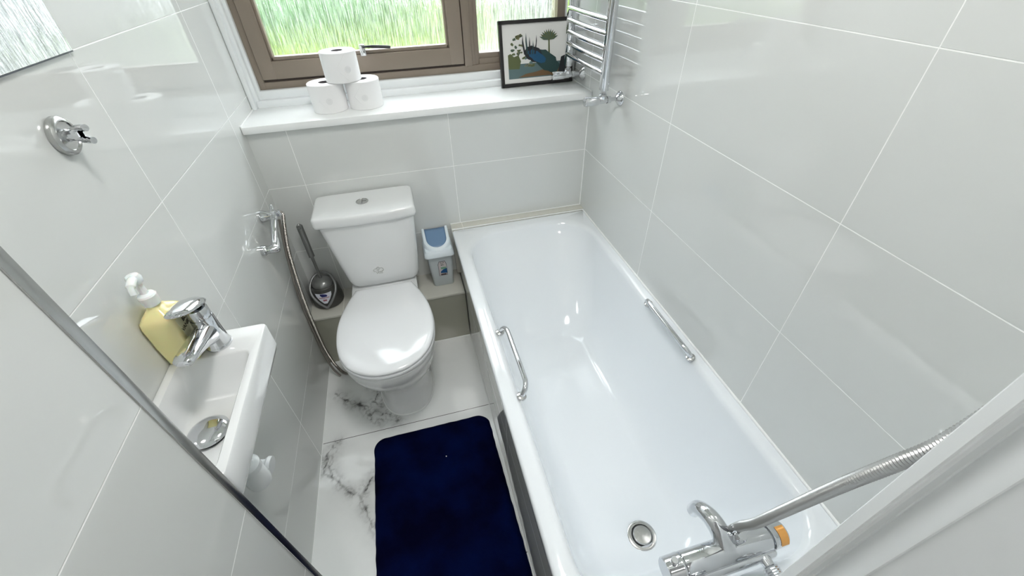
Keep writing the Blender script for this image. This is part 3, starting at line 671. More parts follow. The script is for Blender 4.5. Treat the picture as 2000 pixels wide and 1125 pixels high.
# ------------------------------------------------------------------ toilet brush
tb = thing('toilet_brush', 'grey toilet brush standing in its holder on the ledge left of the toilet', 'toilet brush', (0.076, -0.066, 0.295))
hx, hy, hz = 0.076, -0.068, 0.2955
bm = new_bm()
lathe(bm, [(0.0, 0.0), (0.056, 0.0), (0.060, 0.004), (0.060, 0.03), (0.054, 0.075), (0.048, 0.095), (0.044, 0.098), (0.046, 0.06), (0.05, 0.02), (0.0, 0.012)], (hx, hy, hz), n=36, caps=False)
pot = obj('holder', bm, m_brush_dk, tb)
bm = new_bm()
lp = [(hx, hy - 0.064, hz + 0.012), (hx - 0.026, hy - 0.058, hz + 0.042), (hx - 0.046, hy - 0.036, hz + 0.075), (hx - 0.047, hy - 0.008, hz + 0.100), (hx - 0.030, hy + 0.022, hz + 0.122), (hx, hy + 0.034, hz + 0.130),
      (hx + 0.030, hy + 0.022, hz + 0.122), (hx + 0.047, hy - 0.008, hz + 0.100), (hx + 0.046, hy - 0.036, hz + 0.075), (hx + 0.026, hy - 0.058, hz + 0.042), (hx, hy - 0.064, hz + 0.012)]
tube(bm, catmull(lp, 6), 0.0052, 12); child('loop', bm, mat('light_grey_plastic', (0.23, 0.235, 0.235), 0.3, metal=0.4), pot)
bm = new_bm(); lathe(bm, [(0.0, 0.030), (0.012, 0.030), (0.028, 0.024), (0.039, 0.012), (0.0415, 0.002), (0.040, -0.006), (0.030, -0.02), (0.0, -0.03)], (hx, hy - 0.002, hz + 0.098), (0, -0.12, 1), 32, caps=False)
obj('cup_lid', bm, m_brush, tb)
bm = new_bm(); hb0 = Vector((hx, hy, hz + 0.118)); ht = Vector((hx - 0.004, hy + 0.010, hz + 0.385)); dv = ht - hb0
tube(bm, [hb0 + dv * t_ for t_ in (0, .1, .3, .45)], [0.0065, 0.0055, 0.0052, 0.0062], 14)
# twisted grip
rings = []
u, v = frame_of(dv)
for i in range(49):
    t_ = 0.43 + 0.57 * i / 48; tw = i * 0.42; c = hb0 + dv * t_; R1 = 0.0112 if i < 46 else 0.0112 * (49 - i) / 4
    rings.append([c + (u * math.cos(a + tw) * (1.0) + v * math.sin(a + tw) * 0.58) * R1 for a in [2 * PI * k / 14 for k in range(14)]])
loft(bm, rings)
hd_ = obj('handle', bm, m_brush, tb, angle=70)
bm = new_bm(); tube(bm, [ht + Vector((0.0065 * math.cos(a), -0.0075, -0.012 + 0.0065 * math.sin(a))) for a in [2 * PI * k / 16 for k in range(17)]], 0.0022, 8)
child('hanging_eye', bm, m_brush, hd_)
tb.scale = (1.12, 1.12, 1.06)
# holder label: white shield with blue mark
def on_cyl(cx, cy, r, ang, z): return Vector((cx + r * math.sin(ang), cy - r * math.cos(ang), z))
def cyl_patch(bm, cx, cy, rf, poly, th=0.0006, n=10):
    """poly given as rows: list of (z, a0, a1); rf(z) radius"""
    rows = []
    for z, a0, a1 in poly: rows.append([on_cyl(cx, cy, rf(z) + th, a0 + (a1 - a0) * i / n, z) for i in range(n + 1)])
    vv = [[bm.verts.new(p) for p in row] for row in rows]
    for a, b in zip(vv[:-1], vv[1:]):
        for i in range(n): bm.faces.new((a[i], a[i + 1], b[i + 1], b[i]))
rf = lambda z: 0.060 - (max(0, z - hz - 0.03)) * 0.155
bm = new_bm(); cyl_patch(bm, hx, hy, rf, [(hz + 0.082, -0.62, 0.62), (hz + 0.068, -0.55, 0.55), (hz + 0.05, -0.34, 0.34), (hz + 0.034, -0.10, 0.10)], 0.0012)
lb = child('label', bm, flat('white_sticker', (0.72, 0.73, 0.80)), pot)
bm = new_bm(); cyl_patch(bm, hx, hy, rf, [(hz + 0.0805, -0.22, -0.02), (hz + 0.076, -0.24, 0.20), (hz + 0.070, -0.18, 0.26), (hz + 0.066, -0.12, 0.2)], 0.002)
x_ = child('blue_mark', bm, flat('navy_ink', (0.012, 0.015, 0.12)), pot)
bm = new_bm(); cyl_patch(bm, hx, hy, rf, [(hz + 0.063, -0.36, 0.36), (hz + 0.060, -0.34, 0.34)], 0.002); cyl_patch(bm, hx, hy, rf, [(hz + 0.054, -0.12, 0.14), (hz + 0.046, -0.10, 0.12)], 0.002)
x_ = child('red_mark', bm, flat('dusty_red_ink', (0.35, 0.12, 0.16)), pot)

# ------------------------------------------------------------------ pedal-less waste bin with swing lid
wb = thing('waste_bin', 'small pale grey waste bin with a blue swing flap, beside the bathtub', 'bin', (0.612, -0.07, 0.295))
bx0, bx1 = 0.566, 0.661
bm = new_bm(); rings = []
for z, x0, x1, y0, y1, r in ((0.2955, bx0 + .002, bx1 - .002, -0.110, -0.014, 0.010), (0.298, bx0, bx1, -0.112, -0.012, 0.012), (0.40, bx0 - 0.007, bx1 + 0.006, -0.121, -0.010, 0.013), (0.49, bx0 - 0.013, bx1 + 0.010, -0.129, -0.008, 0.014)):
    rings.append(rrect(x0, x1, y0, y1, z, r))
loft(bm, rings, True, False); bb = obj('body', bm, m_bin, wb)
bm = new_bm(); rings = []
LX0, LX1, LY0, LY1 = bx0 - 0.022, bx1 + 0.018, -0.140, -0.003
rings.append(rrect(LX0 + .004, LX1 - .004, LY0 + .004, LY1, 0.476, 0.014)); rings.append(rrect(LX0, LX1, LY0, LY1, 0.479, 0.016)); rings.append(rrect(LX0 + .001, LX1 - .001, LY0 + .001, LY1, 0.496, 0.016))
rings.append(rrect(LX0 + .006, LX1 - .006, LY0 + .005, LY1, 0.502, 0.016)); rings.append(rrect(LX0 + .008, LX1 - .008, LY0 + .008, LY1, 0.508, 0.016))
loft(bm, rings, False, True)
# raised sloping hood: side cheeks + front bowed rim around flap
def hood_z(y): return 0.514 + (y + 0.128) / 0.125 * 0.048
cxb = (LX0 + LX1) / 2; hwb = 0.060
rim_out = []; rim_in = []
N = 28
for i in range(N + 1):
    a = PI * i / N   # from right side via front to left side
    for lst, kx, ky in ((rim_out, hwb, 0.062), (rim_in, hwb - 0.014, 0.047)):
        x = cxb + kx * math.cos(a); y = -0.066 - ky * math.sin(a)
        lst.append((x, y))
rim_out = [(cxb + hwb, -0.006)] + rim_out + [(cxb - hwb, -0.006)]; rim_in = [(cxb + hwb - 0.012, -0.006)] + rim_in + [(cxb - hwb + 0.012, -0.006)]
V = []
for (xo, yo), (xi, yi) in zip(rim_out, rim_in):
    V.append([bm.verts.new(p) for p in (Vector((xo + (0.003 if xo > cxb else -0.003), yo - 0.002, 0.506)), Vector((xo, yo, hood_z(yo) - 0.004)), Vector((xo * 0.75 + xi * 0.25, yo * 0.75 + yi * 0.25, hood_z(yo))), Vector((xi, yi, hood_z(yi) - 0.001)), Vector((xi, yi, 0.507)))])
for a, b in zip(V[:-1], V[1:]):
    for i in range(4): bm.faces.new((a[i], a[i + 1], b[i + 1], b[i]))
for e in (V[0], V[-1]): bm.faces.new(e)
obj('lid', bm, m_binlid, wb, angle=50)
bm = new_bm(); rows = []
for k in range(9):
    y = -0.008 - 0.104 * k / 8
    t_ = max(0.0, (-0.066 - y) / 0.047); hw_ = (hwb - 0.0135) * math.sqrt(max(0.0, 1 - min(1, t_) ** 2)) if t_ > 0 else hwb - 0.0135
    zc = hood_z(y) - 0.003
    rows.append([Vector((cxb + hw_ * (2 * i / 10 - 1), y, zc - 0.004 * math.sin(PI * i / 10) * 0.3)) for i in range(11)])
vv = [[bm.verts.new(p) for p in row] for row in rows]
for a, b in zip(vv[:-1], vv[1:]):
    for i in range(10): bm.faces.new((a[i], a[i + 1], b[i + 1], b[i]))
bmesh.ops.remove_doubles(bm, verts=bm.verts, dist=0.0002)
fl = obj('swing_flap', bm, m_flap, wb); sm = fl.modifiers.new('thick', 'SOLIDIFY'); sm.thickness = 0.003
# label on bin front: picture and words
def bin_y(z): return -0.112 - (z - 0.298) * 0.09 - 0.0006
def fpatch(bm, x0, x1, z0, z1, off=0.0): sheet(bm, [(x0, bin_y(z0) - off, z0), (x1, bin_y(z0) - off, z0), (x1, bin_y(z1) - off, z1), (x0, bin_y(z1) - off, z1)], (0, -1, 0), 0.0004)
lx0, lx1 = 0.597, 0.637
bm = new_bm(); sheet(bm, [(lx0, bin_y(.36), .36), (lx1, bin_y(.36), .36), (lx1, bin_y(.43), .43), (lx1 - .006, bin_y(.448), .448), (lx0 + .006, bin_y(.448), .448), (lx0, bin_y(.43), .43)], (0, -1, 0), 0.0004)
child('label', bm, flat('grey_label_border', (0.12, 0.13, 0.15)), bb)
bm = new_bm(); fpatch(bm, lx0 + .002, lx1 - .002, .362, .428, .0005); sheet(bm, [(lx0 + .002, bin_y(.428) - .0005, .428), (lx1 - .002, bin_y(.428) - .0005, .428), (lx1 - .007, bin_y(.445) - .0005, .445), (lx0 + .007, bin_y(.445) - .0005, .445)], (0, -1, 0), .0004)
child('label_ground', bm, flat('pale_pink_print', (0.62, 0.57, 0.58)), bb)
bm = new_bm(); fpatch(bm, lx0 + .012, lx1 - .004, .400, .412, .001); child('label_green', bm, flat('green_print', (0.18, 0.38, 0.26)), bb)
bm = new_bm(); sheet(bm, [(lx0 + .008, bin_y(.378) - .0012, .378), (lx1 - .002, bin_y(.378) - .0012, .374), (lx1 - .002, bin_y(.403) - .0012, .403), (lx0 + .022, bin_y(.398) - .0012, .398), (lx0 + .010, bin_y(.388) - .0012, .388)], (0, -1, 0), .0004)
child('label_blue', bm, flat('blue_print', (0.01, 0.10, 0.28)), bb)
bm = new_bm(); fpatch(bm, lx0 + .008, lx1 - .006, .363, .372, .001); child('label_dark', bm, flat('dark_print', (0.10, 0.07, 0.08)), bb)
for body_, z_, s_ in (('FLIP', 0.4375, 0.0105), ('BIN', 0.4255, 0.009)):
    t = text('label_lettering', body_, s_, basis(((lx0 + lx1) / 2, bin_y(z_) - 0.0012, z_), (1, 0, 0), (0, -0.09, 1)), m_black, None); t.parent = bb

# ------------------------------------------------------------------ bath mat
bm = new_bm()
mx0, mx1, my0, my1 = 0.208, 0.684, -1.48, -0.680
NX, NY = 96, 150
def inside(x, y, r=0.045):
    cx = min(max(x, mx0 + r), mx1 - r); cy = min(max(y, my0 + r), my1 - r); return r - math.hypot(x - cx, y - cy)
gv = {}
for j in range(NY + 1):
    for i in range(NX + 1):
        u_, v_ = i / NX, j / NY
        x = mx0 + (mx1 - mx0) * u_; y = my0 + (my1 - my0) * v_
        r = 0.045; cx = min(max(x, mx0 + r), mx1 - r); cy = min(max(y, my0 + r), my1 - r)
        dx_, dy_ = x - cx, y - cy; d_ = math.hypot(dx_, dy_); m_ = max(abs(dx_), abs(dy_))
        if d_ > 1e-6 and dx_ and dy_: x, y = cx + dx_ * m_ / d_, cy + dy_ * m_ / d_
        e = min(x - mx0, mx1 - x, y - my0, my1 - y, inside(x, y))
        h = 0.017 * (1 - math.exp(-max(e, 0) / 0.006)) + 0.0012 * noise.noise(Vector((x * 300, y * 300, 0))) + 0.0016 * noise.noise(Vector((x * 40, y * 40, 2)))
        if i in (0, NX) or j in (0, NY): h = 0.003
        wob = 0.0025 * noise.noise(Vector((x * 28, y * 28, 8)))
        gv[i, j] = bm.verts.new((x + wob + 0.022 * (-0.68 - y) * u_, y + 0.004 + wob * 0.8, 0.001 + max(h, 0.002)))
for j in range(NY):
    for i in range(NX): bm.faces.new((gv[i, j], gv[i + 1, j], gv[i + 1, j + 1], gv[i, j + 1]))
ring = [gv[i, 0] for i in range(NX + 1)] + [gv[NX, j] for j in range(1, NY + 1)] + [gv[i, NY] for i in range(NX - 1, -1, -1)] + [gv[0, j] for j in range(NY - 1, 0, -1)]
low = [bm.verts.new((v.co.x, v.co.y, 0.0006)) for v in ring]
for k in range(len(ring)):
    k2 = (k + 1) % len(ring); bm.faces.new((ring[k], low[k], low[k2], ring[k2]))
m_mat = bpy.data.materials.new('navy_pile'); m_mat.use_nodes = True; nt = m_mat.node_tree; b = nt.nodes['Principled BSDF']
tc = nt.nodes.new('ShaderNodeTexCoord'); n1 = nt.nodes.new('ShaderNodeTexNoise'); n1.inputs['Scale'].default_value = 7; n1.inputs['Detail'].default_value = 3; nt.links.new(tc.outputs['Object'], n1.inputs['Vector'])
r = nt.nodes.new('ShaderNodeValToRGB'); r.color_ramp.elements[0].position = 0.35; r.color_ramp.elements[0].color = (0.0006, 0.001, 0.014, 1); r.color_ramp.elements[1].position = 0.7; r.color_ramp.elements[1].color = (0.0006, 0.005, 0.045, 1)
nt.links.new(n1.outputs['Fac'], r.inputs[0]); nt.links.new(r.outputs[0], b.inputs['Base Color']); b.inputs['Roughness'].default_value = 0.95; b.inputs['Specular IOR Level'].default_value = 0.05
n2 = nt.nodes.new('ShaderNodeTexNoise'); n2.inputs['Scale'].default_value = 700; nt.links.new(tc.outputs['Object'], n2.inputs['Vector'])
bp = nt.nodes.new('ShaderNodeBump'); bp.inputs['Strength'].default_value = 0.8; bp.inputs['Distance'].default_value = 0.003; nt.links.new(n2.outputs['Fac'], bp.inputs['Height']); nt.links.new(bp.outputs[0], b.inputs['Normal'])
tag(obj('bath_mat', bm, m_mat), 'navy blue pile bath mat on the marble floor beside the bathtub', 'mat')
bm = new_bm(); bmesh.ops.create_icosphere(bm, subdivisions=2, radius=0.0022); bmesh.ops.transform(bm, matrix=Matrix.Translation((0.486, -0.832, 0.0195)), verts=bm.verts)
tag(obj('lint_speck', bm, m_paper), 'tiny white speck of lint on the navy bath mat', 'lint')

# ------------------------------------------------------------------ washbasin
BZ = 0.917
ba = thing('washbasin', 'small white rectangular washbasin fixed to the left wall', 'washbasin', (0, -1.09, BZ - 0.1))
bm = new_bm(); rings = []
def rr4(x0, x1, y0, y1, z, r, k=4): return rrect(x0, x1, y0, y1, z, r, k)
Y0, Y1 = -1.276, -0.9065; X1 = 0.173
rings.append(rr4(0.0006, 0.06, -1.20, -0.985, 0.74, 0.006)); rings.append(rr4(0.0006, 0.075, -1.215, -0.972, 0.755, 0.008)); rings.append(rr4(0.0006, 0.155, -1.258, -0.925, 0.822, 0.008)); rings.append(rr4(0.0006, X1 - 0.002, Y0 + .003, Y1 - 0.006, 0.842, 0.008))
rings.append(rr4(0.0006, X1, Y0, Y1, 0.852, 0.008)); rings.append(rr4(0.0006, X1, Y0, Y1, BZ - 0.005, 0.008)); rings.append(rr4(0.0012, X1 - 0.0015, Y0 + 0.0015, Y1 - 0.0015, BZ - 0.0015, 0.008)); rings.append(rr4(0.004, X1 - 0.005, Y0 + 0.005, Y1 - 0.005, BZ, 0.006))
I0 = (0.016, 0.1535, -1.258, -0.988)
rings.append(rr4(I0[0] - .004, I0[1] + .003, I0[2] - .003, I0[3] + .004, BZ, 0.014)); rings.append(rr4(I0[0], I0[1], I0[2], I0[3], BZ - 0.003, 0.014)); rings.append(rr4(I0[0] + .003, I0[1] - .004, I0[2] + .003, I0[3] - .006, BZ - 0.02, 0.016))
rings.append(rr4(I0[0] + .007, I0[1] - .010, I0[2] + .008, I0[3] - .028, BZ - 0.055, 0.018)); rings.append(rr4(I0[0] + .010, I0[1] - .015, I0[2] + .012, I0[3] - .040, BZ - 0.070, 0.02)); rings.append(rr4(I0[0] + .016, I0[1] - .022, I0[2] + .02, I0[3] - .052, BZ - 0.077, 0.02))
cb = Vector((0.078, -1.125, BZ - 0.080))
for s in (0.6, 0.2): rings.append([cb + (p - cb) * s for p in rings[-1 if s == 0.6 else -2]])
loft(bm, rings); obj('bowl', bm, m_ceramic, ba, angle=40)
bm = new_bm(); px_, py_, pz_ = 0.078, -1.122, BZ - 0.079
lathe(bm, [(0.0, 0.0), (0.034, 0.0), (0.035, 0.003), (0.033, 0.0055), (0.0, 0.0055)], (px_, py_, pz_), n=36, caps=False); wr = obj('waste_ring', bm, m_black, ba)
bm = new_bm(); lathe(bm, [(0.0, 0.006), (0.0365, 0.006), (0.0378, 0.0085), (0.036, 0.011), (0.028, 0.0150), (0.016, 0.0175), (0.0, 0.0185)], (px_, py_, pz_), n=48, caps=False)
obj('waste_plug', bm, m_chrome, ba)
# white bottle trap under basin
trp = thing('basin_trap', 'white plastic bottle trap under the small washbasin', 'pipe', (0.08, -1.1, 0.6))
bm = new_bm(); lathe(bm, [(0.0, 0), (0.018, 0.0), (0.024, 0.006), (0.026, 0.02), (0.025, 0.055), (0.022, 0.06), (0.022, 0.066), (0.026, 0.068), (0.0265, 0.085), (0.022, 0.088), (0.016, 0.09), (0.016, 0.14), (0.0, 0.14)], (0.080, -1.108, 0.600), n=28, caps=False)
obj('trap_body', bm, m_white_pl, trp)
bm = new_bm(); lathe(bm, [(0.0, 0), (0.0215, 0.0), (0.0225, 0.008), (0.020, 0.012), (0.016, 0.013), (0.016, 0.075), (0, 0.075)], (0.092, -1.062, 0.592), (-1, 0.1, 0.12), 24, caps=False)
lathe(bm, [(0.0165, 0.0), (0.0185, 0.012), (0.017, 0.016)], (0.0785, -1.105, 0.635), (0.0, 1, -0.6), 20)
obj('outlet_elbow', bm, m_white_pl, trp)

# ------------------------------------------------------------------ basin tap
bt = thing('basin_mixer_tap', 'chrome single lever mixer tap on the washbasin deck', 'tap', (0.086, -0.950, BZ))
tx, ty = 0.087, -0.951
bm = new_bm(); lathe(bm, [(0.0, 0.0), (0.0255, 0.0), (0.0262, 0.003), (0.0250, 0.006), (0.0235, 0.010), (0.0222, 0.030), (0.0215, 0.055), (0.0215, 0.075), (0.0210, 0.082), (0.0, 0.082)], (tx, ty, BZ), n=36, caps=False)
obj('body', bm, m_chrome, bt)
bm = new_bm(); lathe(bm, [(0.0, 0.0805), (0.0185, 0.0805), (0.0185, 0.084), (0.0205, 0.0845), (0.0205, 0.102), (0.0185, 0.1055), (0.0, 0.107)], (tx, ty, BZ), n=36, caps=False)
cart = obj('cartridge_cap', bm, m_chrome, bt)
# spout: flat tapering arm rising slightly over the bowl
bm = new_bm(); rings = []
for t_, hw_, zt, zb in ((0.0, 0.0190, 0.074, 0.018), (0.2, 0.0195, 0.076, 0.028), (0.4, 0.0198, 0.078, 0.042), (0.65, 0.0198, 0.081, 0.054), (0.85, 0.0192, 0.083, 0.062), (0.95, 0.0170, 0.083, 0.065), (1.0, 0.0115, 0.081, 0.069)):
    y = ty - 0.012 - 0.112 * t_
    rings.append([Vector((tx + hw_ * math.cos(a) * (1 if abs(math.sin(a)) < .99 else 1), y, BZ + (zt + zb) / 2 + (zt - zb) / 2 * math.copysign(abs(math.sin(a)) ** 0.7, math.sin(a)))) for a in [2 * PI * k / 24 for k in range(24)]])
loft(bm, rings); spt = obj('spout', bm, m_chrome, bt, angle=60)
bm = new_bm(); lathe(bm, [(0.0, 0), (0.0095, 0), (0.0095, 0.006), (0, 0.006)], (tx, ty - 0.108, BZ + 0.060), n=20, caps=False); child('aerator', bm, m_chrome_dk, spt)
# lever: broad paddle rising over the spout
bm = new_bm(); rings = []
for t_, hw_, th in ((0.0, 0.013, 0.006), (0.10, 0.022, 0.011), (0.28, 0.0265, 0.014), (0.5, 0.0262, 0.013), (0.75, 0.0235, 0.010), (0.92, 0.0190, 0.0075), (1.0, 0.012, 0.004)):
    c = Vector((tx, ty + 0.020 - 0.088 * t_, BZ + 0.111 + 0.030 * t_))
    rings.append([c + Vector((hw_ * math.cos(a), 0, th * (math.sin(a) if math.sin(a) > 0 else 0.55 * math.sin(a)))) for a in [2 * PI * k / 24 for k in range(24)]])
loft(bm, rings); obj('lever', bm, m_chrome, bt, angle=60)

# ------------------------------------------------------------------ soap bottle
so = thing('soap_dispenser', 'yellow liquid soap bottle with white pump, on the washbasin against the wall', 'soap bottle', (0.03, -0.96, BZ))
bm = new_bm(); rings = []
sx0, sx1, sy0, sy1 = 0.003, 0.060, -0.990, -0.925
for z, g, r in ((0.0006, -0.003, 0.006), (0.003, 0, 0.007), (0.05, 0.001, 0.006), (0.100, 0.0005, 0.006), (0.112, -0.001, 0.007), (0.120, -0.007, 0.009), (0.127, -0.014, 0.010), (0.133, -0.0185, 0.009), (0.138, -0.020, 0.008)):
    rings.append(rrect(sx0 - g * 0.9, sx1 + g, sy0 - g, sy1 + g, BZ + z, r, 4))
loft(bm, rings); sb = obj('bottle', bm, m_soap, so, angle=50)
scx, scy = (sx0 + sx1) / 2, (sy0 + sy1) / 2
bm = new_bm(); lathe(bm, [(0.0125, 0.136), (0.0150, 0.139), (0.0155, 0.158), (0.0135, 0.161), (0.009, 0.162), (0.0065, 0.164), (0.006, 0.190), (0.0, 0.190)], (scx, scy, BZ), n=28, caps=False)
obj('collar', bm, m_pump, so)
bm = new_bm(); lathe(bm, [(0.0, 0.188), (0.010, 0.188), (0.012, 0.192), (0.0125, 0.200), (0.010, 0.205), (0.0, 0.207)], (scx, scy, BZ), n=28, caps=False)
tube(bm, catmull([(scx, scy, BZ + 0.198), (scx + 0.004, scy - 0.016, BZ + 0.201), (scx + 0.006, scy - 0.030, BZ + 0.197), (scx + 0.007, scy - 0.036, BZ + 0.186)], 5), [0.0075] * 10 + [0.005] * 6, 14)
obj('pump_head', bm, m_pump, so)
bm = new_bm(); box(bm, sx1 + 0.0002, sx1 + 0.0010, sy0 + 0.010, sy1 - 0.006, BZ + 0.030, BZ + 0.104, 0.0003, 1); child('label', bm, m_label, sb)
for body_, z_, s_ in (('BL', 0.090, 0.014), ('VANILLA', 0.077, 0.0125)):
    t = text('label_lettering', body_, s_, basis((sx1 + 0.0014, (sy0 + sy1) / 2 + 0.002, BZ + z_), (0, 1, 0), (0, 0, 1)), m_ink, None, 0.0002); t.parent = sb

# ------------------------------------------------------------------ toilet rolls
def roll_thing(x, y, z, label, rot=0.0):
    t = thing('toilet_roll', label, 'toilet roll', (x, y, z), 'toilet rolls piled on the window sill'); H = 0.098; R_ = 0.0635
    bm = new_bm(); lathe(bm, [(0.0215, 0.0), (R_ - 0.002, 0.0), (R_, 0.002), (R_ + 0.0004, H / 2), (R_, H - 0.002), (R_ - 0.002, H), (0.0215, H), (0.0212, H / 2)], (x, y, z), n=64, caps=False)
    # close inner wall
    lathe(bm, [(0.0212, H / 2), (0.0215, 0.0)], (x, y, z), n=64, caps=False); bmesh.ops.remove_doubles(bm, verts=bm.verts, dist=1e-5)
    pr = obj('paper', bm, m_paper, t)
    bm = new_bm(); lathe(bm, [(0.0210, 0.0005), (0.0210, H - 0.0005), (0.0196, H - 0.0005), (0.0196, 0.0005)], (x, y, z), n=40, caps=False)
    lathe(bm, [(0.0196, 0.003), (0.0001, 0.003)], (x, y, z), n=40, caps=False)
    obj('core', bm, m_core, t)
    # folded kite shaped end of the sheet, stuck on the side
    bm = new_bm(); rows = []
    for k in range(13):
        s = k / 12; zz = z + 0.002 + (H - 0.004) * s
        half = 0.62 * (1 - abs(2 * s - 1))
        rows.append((zz, rot - half, rot + 0.15))
    cyl_patch(bm, x, y, lambda z_: R_ + 0.0006, rows, 0.0010, 12); fo = child('folded_end', bm, m_paper, pr, angle=20)
    bm = new_bm()
    for rad in (0.0100, 0.0065):
        pts = []
        for k in range(25):
            a = 2 * PI * k / 24; pts.append(on_cyl(x, y, R_ + 0.0018, rot - 0.02 + rad * math.cos(a) / R_, z + H * 0.45 + rad * math.sin(a)))
        tube(bm, pts, 0.0006, 6)
    for k in range(5):
        a = 2 * PI * k / 5; pts = [on_cyl(x, y, R_ + 0.0018, rot - 0.02 + (0.003 * math.cos(a) + 0.002 * math.cos(q)) / R_, z + H * 0.45 + 0.003 * math.sin(a) + 0.002 * math.sin(q)) for q in [2 * PI * i / 8 for i in range(9)]]
        tube(bm, pts, 0.0004, 5)
    child('embossed_seal', bm, m_emboss, pr)
    # edge of the fold, a thin crease
    bm = new_bm()
    tube(bm, [on_cyl(x, y, R_ + 0.0017, rot - 0.62 * (1 - abs(2 * s - 1)), z + 0.002 + (H - 0.004) * s) for s in [i / 16 for i in range(17)]], 0.0005, 6)
    child('fold_crease', bm, m_paper, pr)
roll_thing(0.303, 0.096, 1.0867, 'white toilet roll on the sill, bottom left of the pile of three', 0.15)
roll_thing(0.437, 0.101, 1.0867, 'white toilet roll on the sill, bottom right of the pile of three', 0.05)
roll_thing(0.376, 0.095, 1.1862, 'white toilet roll lying on top of the two others on the sill', 0.45)

# ------------------------------------------------------------------ framed print leaning in the window
fp = thing('framed_picture', 'black framed blue and green print on the window sill, behind the towel radiator', 'picture', (1.16, 0.17, 1.087))
FW, FH = 0.322, 0.243; org = Vector((0.9995, 0.160, 1.0875)); uxp = Vector((1, 0.02, 0)).normalized(); uyp = Vector((0, 0.15, 1)).normalized()
FM = basis(org, uxp, uyp)   # local x right, y up, z towards the room? (ux x uy)
nz = uxp.cross(uyp)         # points to -y (room)
def loc_box(bm, x0, x1, y0, y1, z0, z1, r=0.0): box(bm, x0, x1, y0, y1, z0, z1, r, 1, FM)
bm = new_bm(); fwid = 0.0135
loc_box(bm, 0, FW, 0, fwid, -0.012, 0.006, 0.001); loc_box(bm, 0, FW, FH - fwid, FH, -0.012, 0.006, 0.001); loc_box(bm, 0, fwid, 0.001, FH - .001, -0.012, 0.006, 0.001); loc_box(bm, FW - fwid, FW, 0.001, FH - .001, -0.012, 0.006, 0.001)
loc_box(bm, 0.002, FW - .002, .002, FH - .002, -0.014, -0.009)
obj('frame', bm, m_frame, fp)
bm = new_bm(); loc_box(bm, fwid - .001, FW - fwid + .001, fwid - .001, FH - fwid + .001, -0.009, -0.0005); prt = obj('print', bm, m_mount, fp)
def ppoly(pts, z, m, nm='printed_shape'):
    bm = new_bm(); loft(bm, [[FM @ Vector((x, y, z)) for x, y in pts], [FM @ Vector((x, y, z + 0.0002)) for x, y in pts]])
    o = obj(nm, bm, m, None, smooth=False); o.parent = prt; return o
c_sky = flat('print_sky', (0.66, 0.66, 0.62), 0.4); c_water = flat('print_water', (0.10, 0.16, 0.17), 0.4); c_bush = flat('print_bush', (0.10, 0.12, 0.045), 0.4); c_teal = flat('print_teal', (0.02, 0.055, 0.055), 0.4)
c_blue = flat('print_blue', (0.008, 0.075, 0.17), 0.4); c_dark = flat('print_dark', (0.012, 0.014, 0.018), 0.4); c_rock = flat('print_rock', (0.16, 0.09, 0.04), 0.4); c_leaf = flat('print_leaf', (0.07, 0.11, 0.07), 0.4); c_grass = flat('print_grass', (0.32, 0.30, 0.16), 0.4)
z_ = 0.0
ppoly([(.034, .030), (.300, .030), (.300, .085), (.034, .085)], z_, c_water)
def blob(cx, cy, rx, ry, n=18, jag=0.18, rot=0.0, seed=0):
    out = []
    for k in range(n):
        a = 2 * PI * k / n; q = 1 + jag * noise.noise(Vector((math.cos(a) * 3 + seed, math.sin(a) * 3, seed)))
        x = rx * math.cos(a) * q; y = ry * math.sin(a) * q
        out.append((cx + x * math.cos(rot) - y * math.sin(rot), cy + x * math.sin(rot) + y * math.cos(rot)))
    return out
random.seed(3)
ppoly([(.034, .068), (.082, .066), (.090, .095), (.080, .118), (.060, .112), (.045, .125), (.034, .12)], z_ + .0003, c_bush)
for i in range(16): ppoly(blob(0.040 + random.random() * 0.06, 0.12 + random.random() * 0.07, 0.005 + random.random() * .004, 0.003 + random.random() * .004, 9, 0.9, 0, i), z_ + .0004, (c_bush, c_grass, c_leaf)[i % 3])
for i in range(12): ppoly(blob(0.10 + random.random() * 0.05, 0.075 + random.random() * 0.04, 0.010, 0.004, 9, 0.9, 0.4, i), z_ + .0004, (c_grass, c_water, c_bush)[i % 3])
ppoly([(.075, .034), (.300, .034), (.300, .052), (.24, .066), (.20, .060), (.15, .050), (.11, .046)], z_ + .0006, c_rock)
# dark plant at right
for i in range(11):
    a = math.radians(20 + i * 14); L_ = 0.040
    cx, cy = 0.215, 0.165; ex, ey = cx + L_ * math.cos(a) * 1.1, cy + L_ * math.sin(a) * 1.0; nxp, nyp = -math.sin(a) * 0.006, math.cos(a) * 0.006
    ppoly([(cx, cy), ((cx + ex) / 2 + nxp, (cy + ey) / 2 + nyp), (ex, ey), ((cx + ex) / 2 - nxp, (cy + ey) / 2 - nyp)], z_ + .0007 + i * 0.00003, (c_leaf, c_bush)[i % 2])
ppoly([(.212, .085), (.220, .085), (.219, .170), (.213, .170)], z_ + .0008, c_bush)
